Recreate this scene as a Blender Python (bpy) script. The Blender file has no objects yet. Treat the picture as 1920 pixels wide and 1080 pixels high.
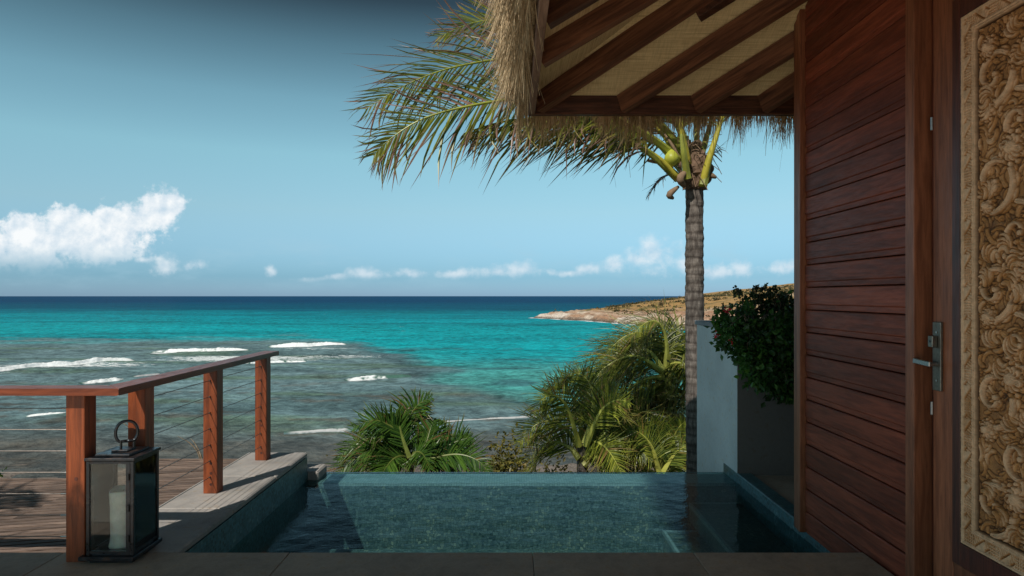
import bpy, math, random
import numpy as np
from mathutils import Vector, Matrix
R = math.radians
SC = bpy.context.scene
COL = SC.collection
rng = np.random.default_rng(7)
random.seed(7)

# ------------------------------------------------------------------ camera, sky, sun, exposure
F = 1227.0            # focal length in pixels of a 1920 wide frame
cam_d = bpy.data.cameras.new("camera")
cam_d.sensor_width = 36.0
cam_d.lens = F / 1920.0 * 36.0
cam_d.shift_y = 15.0 / 1920.0
cam_d.clip_start = 0.05
cam_d.clip_end = 60000.0
cam = bpy.data.objects.new("camera", cam_d)
cam.location = (0, 0, 1.5)
cam.rotation_euler = (R(90), 0, 0)
COL.objects.link(cam)
SC.camera = cam

SUN_AZ, SUN_EL = 27.0, 48.0           # the light travels towards +Y turned this much to +X
sd = Vector((math.sin(R(SUN_AZ)) * math.cos(R(SUN_EL)), math.cos(R(SUN_AZ)) * math.cos(R(SUN_EL)), -math.sin(R(SUN_EL))))
sl = bpy.data.lights.new("sun", 'SUN')
sl.energy = 3.6
sl.angle = R(0.5)
sl.color = (1.0, 0.95, 0.87)
so = bpy.data.objects.new("sun", sl)
so.rotation_euler = sd.to_track_quat('-Z', 'Y').to_euler()
COL.objects.link(so)

SC.view_settings.view_transform = 'Standard'
SC.view_settings.look = 'None'
SC.view_settings.gamma = 1.0
SC.view_settings.exposure = 0.15
SC.view_settings.use_curve_mapping = False
SC.cycles.use_denoising = True
SC.cycles.max_bounces = 10
SC.cycles.transparent_max_bounces = 16
SC.cycles.sample_clamp_indirect = 4.0

world = bpy.data.worlds.new("World")
SC.world = world
world.use_nodes = True


class NT:
    """tiny node-tree writer"""
    def __init__(self, tree):
        self.t = tree
        self.n = tree.nodes
        self.l = tree.links

    def node(self, typ, **kw):
        nd = self.n.new(typ)
        for k, v in kw.items():
            setattr(nd, k, v)
        return nd

    def set(self, sock, v):
        if v is None:
            return
        if isinstance(v, bpy.types.NodeSocket):
            self.l.new(v, sock)
        else:
            sock.default_value = v

    def math(self, op, a, b=None, c=None, clamp=False):
        nd = self.node('ShaderNodeMath', operation=op)
        nd.use_clamp = clamp
        self.set(nd.inputs[0], a)
        self.set(nd.inputs[1], b)
        self.set(nd.inputs[2], c)
        return nd.outputs[0]

    def vmath(self, op, a, b=None):
        nd = self.node('ShaderNodeVectorMath', operation=op)
        self.set(nd.inputs[0], a)
        self.set(nd.inputs[1], b)
        return nd.outputs['Value'] if op == 'LENGTH' else nd.outputs[0]

    def noise(self, vec, scale=5, detail=4, rough=0.55, dist=0.0, out='Fac'):
        nd = self.node('ShaderNodeTexNoise')
        self.set(nd.inputs['Vector'], vec)
        nd.inputs['Scale'].default_value = scale
        nd.inputs['Detail'].default_value = detail
        nd.inputs['Roughness'].default_value = rough
        nd.inputs['Distortion'].default_value = dist
        return nd.outputs[out]

    def rng(self, v, a, b, c=0.0, d=1.0, smooth=True):
        nd = self.node('ShaderNodeMapRange')
        nd.interpolation_type = 'SMOOTHSTEP' if smooth else 'LINEAR'
        self.set(nd.inputs[0], v)
        for i, x in enumerate((a, b, c, d)):
            self.set(nd.inputs[i + 1], x)
        return nd.outputs[0]

    def mix(self, fac, a, b, mode='MIX'):
        nd = self.node('ShaderNodeMix')
        nd.data_type = 'RGBA'
        nd.blend_type = mode
        self.set(nd.inputs['Factor'], fac)
        ca = [s for s in nd.inputs if s.name == 'A' and s.type == 'RGBA'][0]
        cb = [s for s in nd.inputs if s.name == 'B' and s.type == 'RGBA'][0]
        for s, v in ((ca, a), (cb, b)):
            if isinstance(v, (tuple, list)) and len(v) == 3:
                v = (*v, 1.0)
            self.set(s, v)
        return [o for o in nd.outputs if o.type == 'RGBA'][0]

    def ramp(self, fac, stops):
        nd = self.node('ShaderNodeValToRGB')
        cr = nd.color_ramp
        while len(cr.elements) < len(stops):
            cr.elements.new(0.5)
        for e, (p, c) in zip(cr.elements, stops):
            e.position = p
            e.color = (*c, 1.0) if len(c) == 3 else c
        self.set(nd.inputs[0], fac)
        return nd.outputs[0]

    def mapping(self, vec, scale=(1, 1, 1), rot=(0, 0, 0), loc=(0, 0, 0)):
        nd = self.node('ShaderNodeMapping')
        self.set(nd.inputs['Vector'], vec)
        nd.inputs['Scale'].default_value = scale
        nd.inputs['Rotation'].default_value = rot
        nd.inputs['Location'].default_value = loc
        return nd.outputs[0]


def build_world():
    T = NT(world.node_tree)
    T.n.clear()
    tc = T.node('ShaderNodeTexCoord').outputs['Generated']
    sep = T.node('ShaderNodeSeparateXYZ')
    T.l.new(tc, sep.inputs[0])
    x, y, z = sep.outputs
    sky = T.node('ShaderNodeTexSky')
    sky.sky_type = 'NISHITA'
    sky.sun_disc = False
    sky.sun_elevation = R(SUN_EL)
    sky.sun_rotation = R(180 + SUN_AZ)
    sky.altitude = 20
    sky.air_density = 1.0
    sky.dust_density = 0.6
    sky.ozone_density = 2.0
    # the sky deepens with height: pale at the horizon, deep slate blue above twenty degrees, all the way round
    grad = T.ramp(T.rng(z, -0.02, 0.62, 0, 1, smooth=False),
                  [(0.0, (1, 1, 1)), (1.0, (1, 1, 1))])
    nd = grad.node.color_ramp
    q = 1 / 1.35
    stops = [(0.0, (0.55, 0.85, 1.50)), (0.076, (0.38, 0.69, 1.08)), (0.227, (0.86, 1.06, 1.02)),
             (0.349, (1.04, 1.33, 1.10)), (0.465, (0.90, 1.18, 0.95)), (0.575, (0.56, 0.74, 0.59)),
             (0.666, (0.22, 0.26, 0.215)), (1.0, (0.18, 0.22, 0.18))]
    stops = [(a_, tuple(x_ * q for x_ in c_)) for a_, c_ in stops]
    while len(nd.elements) < len(stops):
        nd.elements.new(0.5)
    for e, (p, c) in zip(nd.elements, stops):
        e.position = p
        e.color = (*c, 1)
    graded = T.mix(1.0, sky.outputs[0], grad, 'MULTIPLY')
    # clouds, laid out by direction: u to the right, v up, both as tangents
    ysafe = T.math('MAXIMUM', y, 0.05)
    u = T.math('DIVIDE', x, ysafe)
    v = T.math('DIVIDE', z, ysafe)
    cmb = T.node('ShaderNodeCombineXYZ')
    T.l.new(u, cmb.inputs[0]); T.l.new(v, cmb.inputs[1])
    p = cmb.outputs[0]
    warp = T.noise(p, 9, 3, 0.6, out='Color')
    wv = T.vmath('SUBTRACT', warp, (0.5, 0.5, 0.5))
    wv = T.vmath('MULTIPLY', wv, (0.05, 0.03, 0.0))
    pw = T.vmath('ADD', p, wv)

    def field(blobs, pos):
        cur = None
        for (px, py, rx, ry) in blobs:
            c = ((px - 960) / F, (555 - py) / F, 0)
            d = T.vmath('MULTIPLY', T.vmath('SUBTRACT', pos, c), (F / rx, F / ry, 0))
            val = T.math('SUBTRACT', 1.0, T.vmath('LENGTH', d))
            cur = val if cur is None else T.math('SMOOTH_MAX', cur, val, 0.25)
        return cur
    big = [(60, 468, 95, 52), (150, 435, 85, 52), (222, 425, 78, 50), (288, 398, 50, 44), (322, 385, 34, 30),
           (40, 440, 60, 42), (-40, 470, 90, 60), (190, 465, 105, 34), (-160, 440, 120, 60)]
    small = [(a_, b_, c_ * 1.25, d_ * 1.25) for (a_, b_, c_, d_) in [(312, 495, 30, 20), (366, 493, 26, 11), (504, 507, 16, 13), (690, 515, 40, 12), (640, 517, 26, 8),
             (965, 505, 46, 17), (860, 512, 46, 11), (775, 513, 34, 10), (1098, 503, 30, 13), (1152, 495, 30, 14),
             (1222, 478, 44, 40), (1283, 487, 26, 18), (1345, 508, 50, 16), (1392, 500, 34, 16), (1480, 500, 60, 14),
             (1062, 510, 40, 9), (590, 520, 40, 6), (275, 484, 26, 9), (930, 508, 26, 10), (1200, 490, 30, 16)]]
    n1 = T.noise(p, 20, 8, 0.62)
    n2 = T.noise(p, 55, 6, 0.6)
    nn = T.math('ADD', T.math('MULTIPLY', T.math('SUBTRACT', n1, 0.5), 1.25), T.math('MULTIPLY', T.math('SUBTRACT', n2, 0.5), 1.1))
    fb = T.math('ADD', field(big, pw), nn)
    fs = T.math('ADD', field(small, pw), T.math('MULTIPLY', nn, 1.25))
    ab = T.rng(fb, -0.06, 0.36)
    asm = T.math('MULTIPLY', T.rng(fs, 0.0, 1.05), 0.72)
    # flat bases fade into the haze
    fade = T.rng(v, 0.028, 0.085, 0.0, 1.0)
    fade2 = T.rng(v, 0.018, 0.036, 0.0, 1.0)
    alpha = T.math('MAXIMUM', T.math('MULTIPLY', ab, fade), T.math('MULTIPLY', asm, fade2), clamp=True)
    # thin veil of far cloud along the horizon
    veil = T.math('MULTIPLY', T.rng(T.noise(T.mapping(p, (1, 3.2, 1)), 7, 6, 0.6), 0.46, 0.72), T.rng(v, 0.0, 0.03))
    veil = T.math('MULTIPLY', veil, T.rng(v, 0.13, 0.05))
    # relief: the side towards the sun (up and left) is whiter
    poff = T.vmath('ADD', p, (-0.006, 0.010, 0.0))
    n1b = T.noise(poff, 20, 8, 0.62)
    rel = T.math('SUBTRACT', n1, n1b)
    lit = T.math('MULTIPLY_ADD', rel, 1.9, T.rng(fb, 0.1, 1.3, 0.60, 0.92), clamp=True)
    lit = T.math('MULTIPLY', lit, T.rng(v, 0.02, 0.10, 0.86, 1.04))
    ccol = T.mix(lit, (2.9, 4.1, 5.1), (6.3, 6.5, 6.6))
    out = T.mix(T.math('MULTIPLY', veil, 0.3), graded, (2.7, 4.1, 4.9))
    out = T.mix(alpha, out, ccol)
    bg = T.node('ShaderNodeBackground')
    T.l.new(out, bg.inputs['Color'])
    bg.inputs['Strength'].default_value = 0.135
    o = T.node('ShaderNodeOutputWorld')
    T.l.new(bg.outputs[0], o.inputs['Surface'])


build_world()

# ------------------------------------------------------------------ helpers
WORLD_OFF = {}


def woff(o):
    return WORLD_OFF.get(o.name, Vector((0, 0, 0))) if o is not None else Vector((0, 0, 0))


def tag(o, label=None, cat=None, group=None, kind=None):
    if label: o['label'] = label
    if cat: o['category'] = cat
    if group: o['group'] = group
    if kind: o['kind'] = kind
    return o


def thing(name, loc, label, cat, group=None):
    o = bpy.data.objects.new(name, None)
    o.empty_display_size = 0.1
    COL.objects.link(o)
    o.location = loc
    WORLD_OFF[o.name] = Vector(loc)
    return tag(o, label, cat, group)


def raw_mesh(name, V, Fc, col=None, smooth=False, mat=None, midx=None):
    """V (N,3) world or local coords; Fc (M,k) array or list of arrays / list of tuples"""
    me = bpy.data.meshes.new(name)
    V = np.asarray(V, dtype=np.float64).reshape(-1, 3)
    if isinstance(Fc, np.ndarray):
        Fs = [Fc]
    elif len(Fc) and isinstance(Fc[0], np.ndarray):
        Fs = Fc
    else:
        by = {}
        for f in Fc:
            by.setdefault(len(f), []).append(f)
        Fs = [np.array(v) for v in by.values()]
    loops = np.concatenate([f.ravel() for f in Fs]).astype(np.int32)
    cnt = np.concatenate([np.full(len(f), f.shape[1]) for f in Fs]).astype(np.int32)
    start = np.concatenate([[0], np.cumsum(cnt)[:-1]]).astype(np.int32)
    me.vertices.add(len(V))
    me.vertices.foreach_set('co', V.astype(np.float32).ravel())
    me.loops.add(len(loops))
    me.loops.foreach_set('vertex_index', loops)
    me.polygons.add(len(cnt))
    me.polygons.foreach_set('loop_start', start)
    me.polygons.foreach_set('loop_total', cnt)
    me.polygons.foreach_set('use_smooth', np.full(len(cnt), bool(smooth)))
    me.update(calc_edges=True)
    if col is not None:
        c = np.asarray(col, dtype=np.float32)
        if c.shape[1] == 3:
            c = np.concatenate([c, np.ones((len(c), 1), np.float32)], 1)
        at = me.color_attributes.new('Col', 'FLOAT_COLOR', 'POINT')
        at.data.foreach_set('color', c.ravel())
    if mat is not None:
        me.materials.append(mat)
    return me


def put(name, me, parent=None, loc=None, rot=None, **tags):
    """link a mesh; loc is the WORLD position of its origin"""
    o = bpy.data.objects.new(name, me)
    COL.objects.link(o)
    off = woff(parent)
    w = Vector(loc) if loc is not None else Vector((0, 0, 0))
    o.location = w - off
    if rot is not None:
        o.rotation_euler = rot
    if parent is not None:
        o.parent = parent
    WORLD_OFF[o.name] = w
    if tags: tag(o, **tags)
    return o


def centered(name, V, Fc, mat, parent=None, col=None, smooth=False, base=None, **tags):
    V = np.asarray(V, dtype=np.float64).reshape(-1, 3)
    c = np.array(base) if base is not None else np.array([(V[:, 0].min() + V[:, 0].max()) / 2, (V[:, 1].min() + V[:, 1].max()) / 2, V[:, 2].min()])
    me = raw_mesh(name, V - c, Fc, col, smooth, mat)
    return put(name, me, parent, tuple(c), **tags)


class MB:
    def __init__(self):
        self.v = []
        self.f = []
        self.n = 0

    def add(self, V, Fc):
        V = np.asarray(V, dtype=np.float64).reshape(-1, 3)
        self.v.append(V)
        for f in Fc:
            self.f.append(tuple(int(i) + self.n for i in f))
        self.n += len(V)
        return self

    def box(self, x0, x1, y0, y1, z0, z1, b=0.0):
        if b <= 0:
            V = [(x, y, z) for z in (z0, z1) for y in (y0, y1) for x in (x0, x1)]
            return self.add(V, [(0, 2, 3, 1), (4, 5, 7, 6), (0, 1, 5, 4), (2, 6, 7, 3), (0, 4, 6, 2), (1, 3, 7, 5)])
        # chamfered box
        V = []
        idx = {}
        xs, ys, zs = (x0, x1), (y0, y1), (z0, z1)
        for i in (0, 1):
            for j in (0, 1):
                for k in (0, 1):
                    sx = b if i == 0 else -b
                    sy = b if j == 0 else -b
                    sz = b if k == 0 else -b
                    idx[(i, j, k, 'x')] = len(V); V.append((xs[i], ys[j] + sy, zs[k] + sz))
                    idx[(i, j, k, 'y')] = len(V); V.append((xs[i] + sx, ys[j], zs[k] + sz))
                    idx[(i, j, k, 'z')] = len(V); V.append((xs[i] + sx, ys[j] + sy, zs[k]))
        fs = []
        g = lambda i, j, k, a: idx[(i, j, k, a)]
        for i in (0, 1):
            q = [g(i, 0, 0, 'x'), g(i, 1, 0, 'x'), g(i, 1, 1, 'x'), g(i, 0, 1, 'x')]
            fs.append(q if i else q[::-1])
            q = [g(0, i, 0, 'y'), g(1, i, 0, 'y'), g(1, i, 1, 'y'), g(0, i, 1, 'y')]
            fs.append(q[::-1] if i else q)
            q = [g(0, 0, i, 'z'), g(1, 0, i, 'z'), g(1, 1, i, 'z'), g(0, 1, i, 'z')]
            fs.append(q if i else q[::-1])
        for i in (0, 1):
            for j in (0, 1):
                fs.append([g(i, j, 0, 'x'), g(i, j, 1, 'x'), g(i, j, 1, 'y'), g(i, j, 0, 'y')])
                fs.append([g(i, 0, j, 'x'), g(i, 1, j, 'x'), g(i, 1, j, 'z'), g(i, 0, j, 'z')])
                fs.append([g(0, i, j, 'y'), g(1, i, j, 'y'), g(1, i, j, 'z'), g(0, i, j, 'z')])
        for i in (0, 1):
            for j in (0, 1):
                for k in (0, 1):
                    fs.append([g(i, j, k, 'x'), g(i, j, k, 'y'), g(i, j, k, 'z')])
        return self.add(V, fs)

    def beam(self, a, b, w, h, up=(0, 0, 1), bev=0.0):
        """box from a to b (points on the centre of the BOTTOM face), w wide, h tall"""
        a = np.array(a, float); b = np.array(b, float)
        d = b - a; L = np.linalg.norm(d); d /= L
        s = np.cross(d, up); s /= np.linalg.norm(s)
        u = np.cross(s, d)
        sub = MB().box(0, L, -w / 2, w / 2, 0, h, bev)
        V = np.concatenate(sub.v)
        Wv = a + V[:, :1] * d + V[:, 1:2] * (-s) + V[:, 2:3] * u
        return self.add(Wv, sub.f)

    def tube(self, pts, rad, n=8, cap=True):
        pts = np.array(pts, float)
        if np.isscalar(rad): rad = [rad] * len(pts)
        V = []; fs = []
        t = np.gradient(pts, axis=0)
        t /= np.linalg.norm(t, axis=1)[:, None] + 1e-12
        ref = np.array((0, 0, 1.0)) if abs(t[0][2]) < 0.9 else np.array((1.0, 0, 0))
        s = np.cross(t[0], ref); s /= np.linalg.norm(s)
        for i in range(len(pts)):
            s = s - t[i] * np.dot(s, t[i]); s /= np.linalg.norm(s)
            u = np.cross(t[i], s)
            for k in range(n):
                a = 2 * math.pi * k / n
                V.append(pts[i] + rad[i] * (math.cos(a) * s + math.sin(a) * u))
        for i in range(len(pts) - 1):
            for k in range(n):
                a = i * n + k; b = i * n + (k + 1) % n
                fs.append((a, b, b + n, a + n))
        if cap:
            fs.append(tuple(range(n))[::-1])
            fs.append(tuple(range((len(pts) - 1) * n, len(pts) * n)))
        return self.add(V, fs)

    def lathe(self, c, prof, n=24, jitter=0.0):
        V = []; fs = []
        for (r, z) in prof:
            for k in range(n):
                a = 2 * math.pi * k / n
                V.append((c[0] + r * math.cos(a), c[1] + r * math.sin(a), c[2] + z))
        m = len(prof)
        for i in range(m - 1):
            for k in range(n):
                a = i * n + k; b = i * n + (k + 1) % n
                fs.append((a, b, b + n, a + n))
        fs.append(tuple(range(n))[::-1])
        fs.append(tuple(range((m - 1) * n, m * n)))
        return self.add(V, fs)

    def prism(self, poly, axis, a, b):
        """poly: list of 2D points in the two other axes (ordered), extruded along axis from a to b"""
        V = []
        for t in (a, b):
            for (p, q) in poly:
                if axis == 'x': V.append((t, p, q))
                elif axis == 'y': V.append((p, t, q))
                else: V.append((p, q, t))
        n = len(poly)
        fs = [tuple(range(n))[::-1], tuple(range(n, 2 * n))]
        for k in range(n):
            j = (k + 1) % n
            fs.append((k, j, j + n, k + n))
        return self.add(V, fs)

    def build(self, name, mat, parent=None, smooth=False, base=None, **tags):
        return centered(name, np.concatenate(self.v), self.f, mat, parent, smooth=smooth, base=base, **tags)


def vnoise(x, y, seed=0):
    """2D value noise, vectorised, about -1..1"""
    xi = np.floor(x).astype(np.int64); yi = np.floor(y).astype(np.int64)
    xf = x - xi; yf = y - yi
    xf = xf * xf * (3 - 2 * xf); yf = yf * yf * (3 - 2 * yf)

    def h(i, j):
        n = (i * 374761393 + j * 668265263 + seed * 974634777) & 0xffffffff
        n = ((n ^ (n >> 13)) * 1274126177) & 0xffffffff
        n = n ^ (n >> 16)
        return (n & 0xffff) / 32767.5 - 1.0
    a = h(xi, yi); b = h(xi + 1, yi); c = h(xi, yi + 1); d = h(xi + 1, yi + 1)
    return (a * (1 - xf) + b * xf) * (1 - yf) + (c * (1 - xf) + d * xf) * yf


def fbm(x, y, oct=5, seed=0, gain=0.5):
    s = 0; a = 1; t = 0
    for i in range(oct):
        s = s + a * vnoise(x * 2 ** i + 13.7 * i, y * 2 ** i - 7.3 * i, seed + i)
        t += a; a *= gain
    return s / t


def sstep(x, a, b):
    t = np.clip((x - a) / (b - a), 0, 1)
    return t * t * (3 - 2 * t)


def lerp(a, b, t):
    return a + (b - a) * t


# ------------------------------------------------------------------ materials
def new_mat(name):
    m = bpy.data.materials.new(name)
    m.use_nodes = True
    T = NT(m.node_tree)
    T.n.clear()
    out = T.node('ShaderNodeOutputMaterial')
    return m, T, out


def principled(T, out, col, rough=0.6, bump=None, bstr=0.3, bdist=0.01, spec=0.5, metal=0.0, **kw):
    b = T.node('ShaderNodeBsdfPrincipled')
    if isinstance(col, tuple) and len(col) == 3: col = (*col, 1)
    T.set(b.inputs['Base Color'], col)
    T.set(b.inputs['Roughness'], rough)
    T.set(b.inputs['Metallic'], metal)
    T.set(b.inputs['Specular IOR Level'], spec)
    for k, v in kw.items():
        T.set(b.inputs[k], v)
    if bump is not None:
        bn = T.node('ShaderNodeBump')
        bn.inputs['Strength'].default_value = bstr
        bn.inputs['Distance'].default_value = bdist
        T.set(bn.inputs['Height'], bump)
        T.l.new(bn.outputs[0], b.inputs['Normal'])
    T.l.new(b.outputs[0], out.inputs['Surface'])
    return b


def wood(name, dark, light, axis='z', rough=0.5, scale=1.0, spec=0.4, knots=0.0, vary=0.25, streak=(0.02, 0.015, 0.01), sfac=0.5):
    m, T, out = new_mat(name)
    tc = T.node('ShaderNodeTexCoord').outputs['Object']
    rnd = T.node('ShaderNodeObjectInfo').outputs['Random']
    off = T.node('ShaderNodeCombineXYZ')
    T.l.new(T.math('MULTIPLY', rnd, 37.0), off.inputs[0])
    T.l.new(T.math('MULTIPLY', rnd, 71.0), off.inputs[1])
    T.l.new(T.math('MULTIPLY', rnd, 19.0), off.inputs[2])
    s = {'x': (1.2, 14, 14), 'y': (14, 1.2, 14), 'z': (14, 14, 1.2)}[axis]
    s = tuple(q * scale for q in s)
    p = T.mapping(T.vmath('ADD', tc, off.outputs[0]), s)
    grain = T.noise(p, 2.2, 6, 0.65, 0.6)
    fine = T.noise(p, 9, 4, 0.6)
    broad = T.noise(T.mapping(T.vmath('ADD', tc, off.outputs[0]), tuple(q * 0.12 for q in s)), 3.0, 3, 0.5)
    c = T.mix(T.rng(grain, 0.3, 0.72), dark, light)
    c = T.mix(T.math('MULTIPLY', T.rng(fine, 0.55, 0.8), sfac), c, streak)
    v = T.math('MULTIPLY_ADD', T.math('SUBTRACT', rnd, 0.5), vary * 2, 1.0)
    v = T.math('MULTIPLY', v, T.rng(broad, 0.2, 0.8, 0.75, 1.25))
    hsv = T.node('ShaderNodeHueSaturation')
    T.l.new(c, hsv.inputs['Color']); T.l.new(v, hsv.inputs['Value'])
    r = T.rng(fine, 0.2, 0.8, rough - 0.1, rough + 0.12)
    principled(T, out, hsv.outputs[0], r, T.math('ADD', grain, T.math('MULTIPLY', fine, 0.5)), 0.25, 0.004, spec)
    return m


M = {}
M['post'] = wood('post_wood', (0.13, 0.030, 0.009), (0.31, 0.072, 0.020), 'z', 0.45, 1.0, 0.45, vary=0.12, sfac=0.35)
M['rail_x'] = wood('rail_wood_long', (0.12, 0.030, 0.014), (0.30, 0.075, 0.030), 'x', 0.36, 1.0, 0.35, vary=0.08, sfac=0.3)
M['rail_y'] = wood('rail_wood_deep', (0.11, 0.030, 0.018), (0.25, 0.070, 0.035), 'y', 0.36, 1.0, 0.35, vary=0.08, sfac=0.3)
M['siding'] = wood('siding_wood', (0.13, 0.030, 0.016), (0.27, 0.064, 0.032), 'y', 0.48, 1.0, 0.22, vary=0.22, sfac=0.2)
M['trim'] = wood('trim_wood', (0.16, 0.050, 0.022), (0.32, 0.110, 0.050), 'z', 0.45, 1.0, 0.45, vary=0.15)
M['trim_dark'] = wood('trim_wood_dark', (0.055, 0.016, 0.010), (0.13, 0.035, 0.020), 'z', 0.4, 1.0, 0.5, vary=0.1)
M['beam_x'] = wood('beam_wood_long', (0.045, 0.018, 0.010), (0.17, 0.066, 0.034), 'x', 0.5, 1.0, 0.4, vary=0.15)
M['rafter'] = wood('rafter_wood', (0.060, 0.022, 0.012), (0.21, 0.085, 0.042), 'x', 0.5, 0.8, 0.4, vary=0.25)
M['fascia'] = wood('fascia_wood', (0.16, 0.085, 0.055), (0.34, 0.21, 0.15), 'y', 0.6, 1.0, 0.3, vary=0.1)
M['deck'] = wood('deck_wood', (0.10, 0.070, 0.055), (0.25, 0.175, 0.135), 'x', 0.7, 1.0, 0.3, vary=0.35)
M['driftwood'] = wood('driftwood', (0.12, 0.09, 0.06), (0.30, 0.24, 0.17), 'z', 0.8, 2.0, 0.2)


def m_stone(name, base, var=0.10, rough=0.75, scale=1.0, bump=0.25):
    m, T, out = new_mat(name)
    tc = T.node('ShaderNodeTexCoord').outputs['Object']
    n = T.noise(tc, 1.6 * scale, 6, 0.6)
    n2 = T.noise(tc, 14 * scale, 5, 0.65)
    n3 = T.noise(tc, 90 * scale, 3, 0.6)
    k = T.math('ADD', T.rng(n, 0.3, 0.7, -var, var), T.rng(n2, 0.3, 0.7, -var * 0.7, var * 0.7))
    k = T.math('ADD', T.math('ADD', k, T.rng(n3, 0.3, 0.7, -var * 0.4, var * 0.4)), 1.0)
    rnd = T.node('ShaderNodeObjectInfo').outputs['Random']
    k = T.math('MULTIPLY', k, T.math('MULTIPLY_ADD', rnd, 0.10, 0.95))
    hsv = T.node('ShaderNodeHueSaturation')
    warm = T.mix(T.rng(n2, 0.52, 0.75), (*base, 1), (base[0] * 0.82, base[1] * 0.72, base[2] * 0.6, 1))
    T.l.new(warm, hsv.inputs['Color']); T.l.new(k, hsv.inputs['Value'])
    principled(T, out, hsv.outputs[0], rough, T.math('ADD', n2, T.math('MULTIPLY', n3, 0.6)), bump, 0.004, 0.35)
    return m


M['coping'] = m_stone('coping_stone', (0.34, 0.315, 0.29), 0.16)
M['paving'] = m_stone('paving_stone', (0.36, 0.285, 0.22), 0.16)
M['paving_bounce'] = m_stone('bounce_paving_stone', (0.62, 0.56, 0.47), 0.12)  # paler than the visible row, to bounce light up onto the ceiling
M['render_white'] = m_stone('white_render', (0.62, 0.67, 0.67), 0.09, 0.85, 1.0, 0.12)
M['render_taupe_shaded'] = m_stone('shaded_taupe_render', (0.15, 0.13, 0.115), 0.08, 0.85, 1.0, 0.15)  # taupe finish, with the eave shade on the planter front put into it
M['render_base'] = m_stone('footing_concrete', (0.30, 0.29, 0.27), 0.12, 0.9)
M['planter_cap'] = m_stone('cap_stone', (0.27, 0.28, 0.30), 0.12)


def m_mosaic(name, cols, size=0.024, grout=(0.10, 0.13, 0.13), wob=0.0, rough=0.35):
    m, T, out = new_mat(name)
    geo = T.node('ShaderNodeNewGeometry')
    pos = T.node('ShaderNodeTexCoord').outputs['Object']
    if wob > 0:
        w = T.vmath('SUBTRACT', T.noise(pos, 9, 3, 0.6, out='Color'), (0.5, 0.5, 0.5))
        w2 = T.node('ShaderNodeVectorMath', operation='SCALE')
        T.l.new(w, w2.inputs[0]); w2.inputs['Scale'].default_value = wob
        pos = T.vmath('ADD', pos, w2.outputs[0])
    sc = T.vmath('ADD', T.vmath('MULTIPLY', pos, (1 / size, 1 / size, 1 / size)), (0.5, 0.5, 0.5))
    cell = T.vmath('FLOOR', sc)
    fr = T.vmath('ABSOLUTE', T.vmath('SUBTRACT', T.vmath('FRACTION', sc), (0.5, 0.5, 0.5)))
    sf = T.node('ShaderNodeSeparateXYZ'); T.l.new(fr, sf.inputs[0])
    nn = T.node('ShaderNodeSeparateXYZ'); T.l.new(T.vmath('ABSOLUTE', geo.outputs['Normal']), nn.inputs[0])
    g = None
    for i in range(3):
        e = T.math('MULTIPLY', T.rng(sf.outputs[i], 0.40, 0.47), T.math('LESS_THAN', nn.outputs[i], 0.7))
        g = e if g is None else T.math('MAXIMUM', g, e)
    wn = T.node('ShaderNodeTexWhiteNoise')
    T.l.new(cell, wn.inputs['Vector'])
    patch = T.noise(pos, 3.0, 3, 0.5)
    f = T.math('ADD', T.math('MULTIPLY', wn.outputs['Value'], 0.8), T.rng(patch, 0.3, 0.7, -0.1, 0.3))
    c = T.ramp(f, [(i / (len(cols) - 1), q) for i, q in enumerate(cols)])
    c = T.mix(g, c, grout)
    principled(T, out, c, rough, T.math('SUBTRACT', 1.0, g), 0.4, 0.002, 0.5)
    return m


M['mosaic'] = m_mosaic('glass_mosaic', [(0.012, 0.05, 0.06), (0.03, 0.12, 0.14), (0.06, 0.20, 0.23), (0.02, 0.08, 0.10), (0.16, 0.32, 0.33)])
M['mosaic_floor'] = m_mosaic('glass_mosaic_underwater', [(0.02, 0.05, 0.05), (0.07, 0.11, 0.11), (0.14, 0.18, 0.17), (0.05, 0.085, 0.08), (0.27, 0.28, 0.22)], 0.026, (0.05, 0.07, 0.068), wob=0.09)  # mottled, wobbled tiles stand in for caustics and refraction
M['mosaic_ledge'] = m_mosaic('glass_mosaic_ledge', [(0.20, 0.26, 0.27), (0.27, 0.33, 0.34), (0.36, 0.42, 0.42), (0.24, 0.30, 0.32)], 0.024, (0.13, 0.17, 0.17), wob=0.01)


def m_pool_water():
    m, T, out = new_mat('pool_water')
    pos = T.node('ShaderNodeTexCoord').outputs['Object']
    h = T.math('ADD', T.noise(pos, 5, 3, 0.5), T.math('MULTIPLY', T.noise(T.mapping(pos, (1, 1.5, 1)), 22, 3, 0.55), 0.25))
    bn = T.node('ShaderNodeBump')
    bn.inputs['Strength'].default_value = 0.17
    bn.inputs['Distance'].default_value = 0.03
    T.l.new(h, bn.inputs['Height'])
    fr = T.node('ShaderNodeFresnel'); fr.inputs['IOR'].default_value = 1.33
    T.l.new(bn.outputs[0], fr.inputs['Normal'])
    gl = T.node('ShaderNodeBsdfGlossy'); gl.inputs['Roughness'].default_value = 0.03
    gl.inputs['Color'].default_value = (0.9, 0.95, 1, 1)
    T.l.new(bn.outputs[0], gl.inputs['Normal'])
    tr = T.node('ShaderNodeBsdfTransparent'); tr.inputs['Color'].default_value = (0.50, 0.70, 0.70, 1)
    mx = T.node('ShaderNodeMixShader')
    T.l.new(T.math('MULTIPLY', fr.outputs[0], 0.55), mx.inputs[0])
    T.l.new(tr.outputs[0], mx.inputs[1]); T.l.new(gl.outputs[0], mx.inputs[2])
    T.l.new(mx.outputs[0], out.inputs['Surface'])
    return m


M['pool_water'] = m_pool_water()


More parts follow.
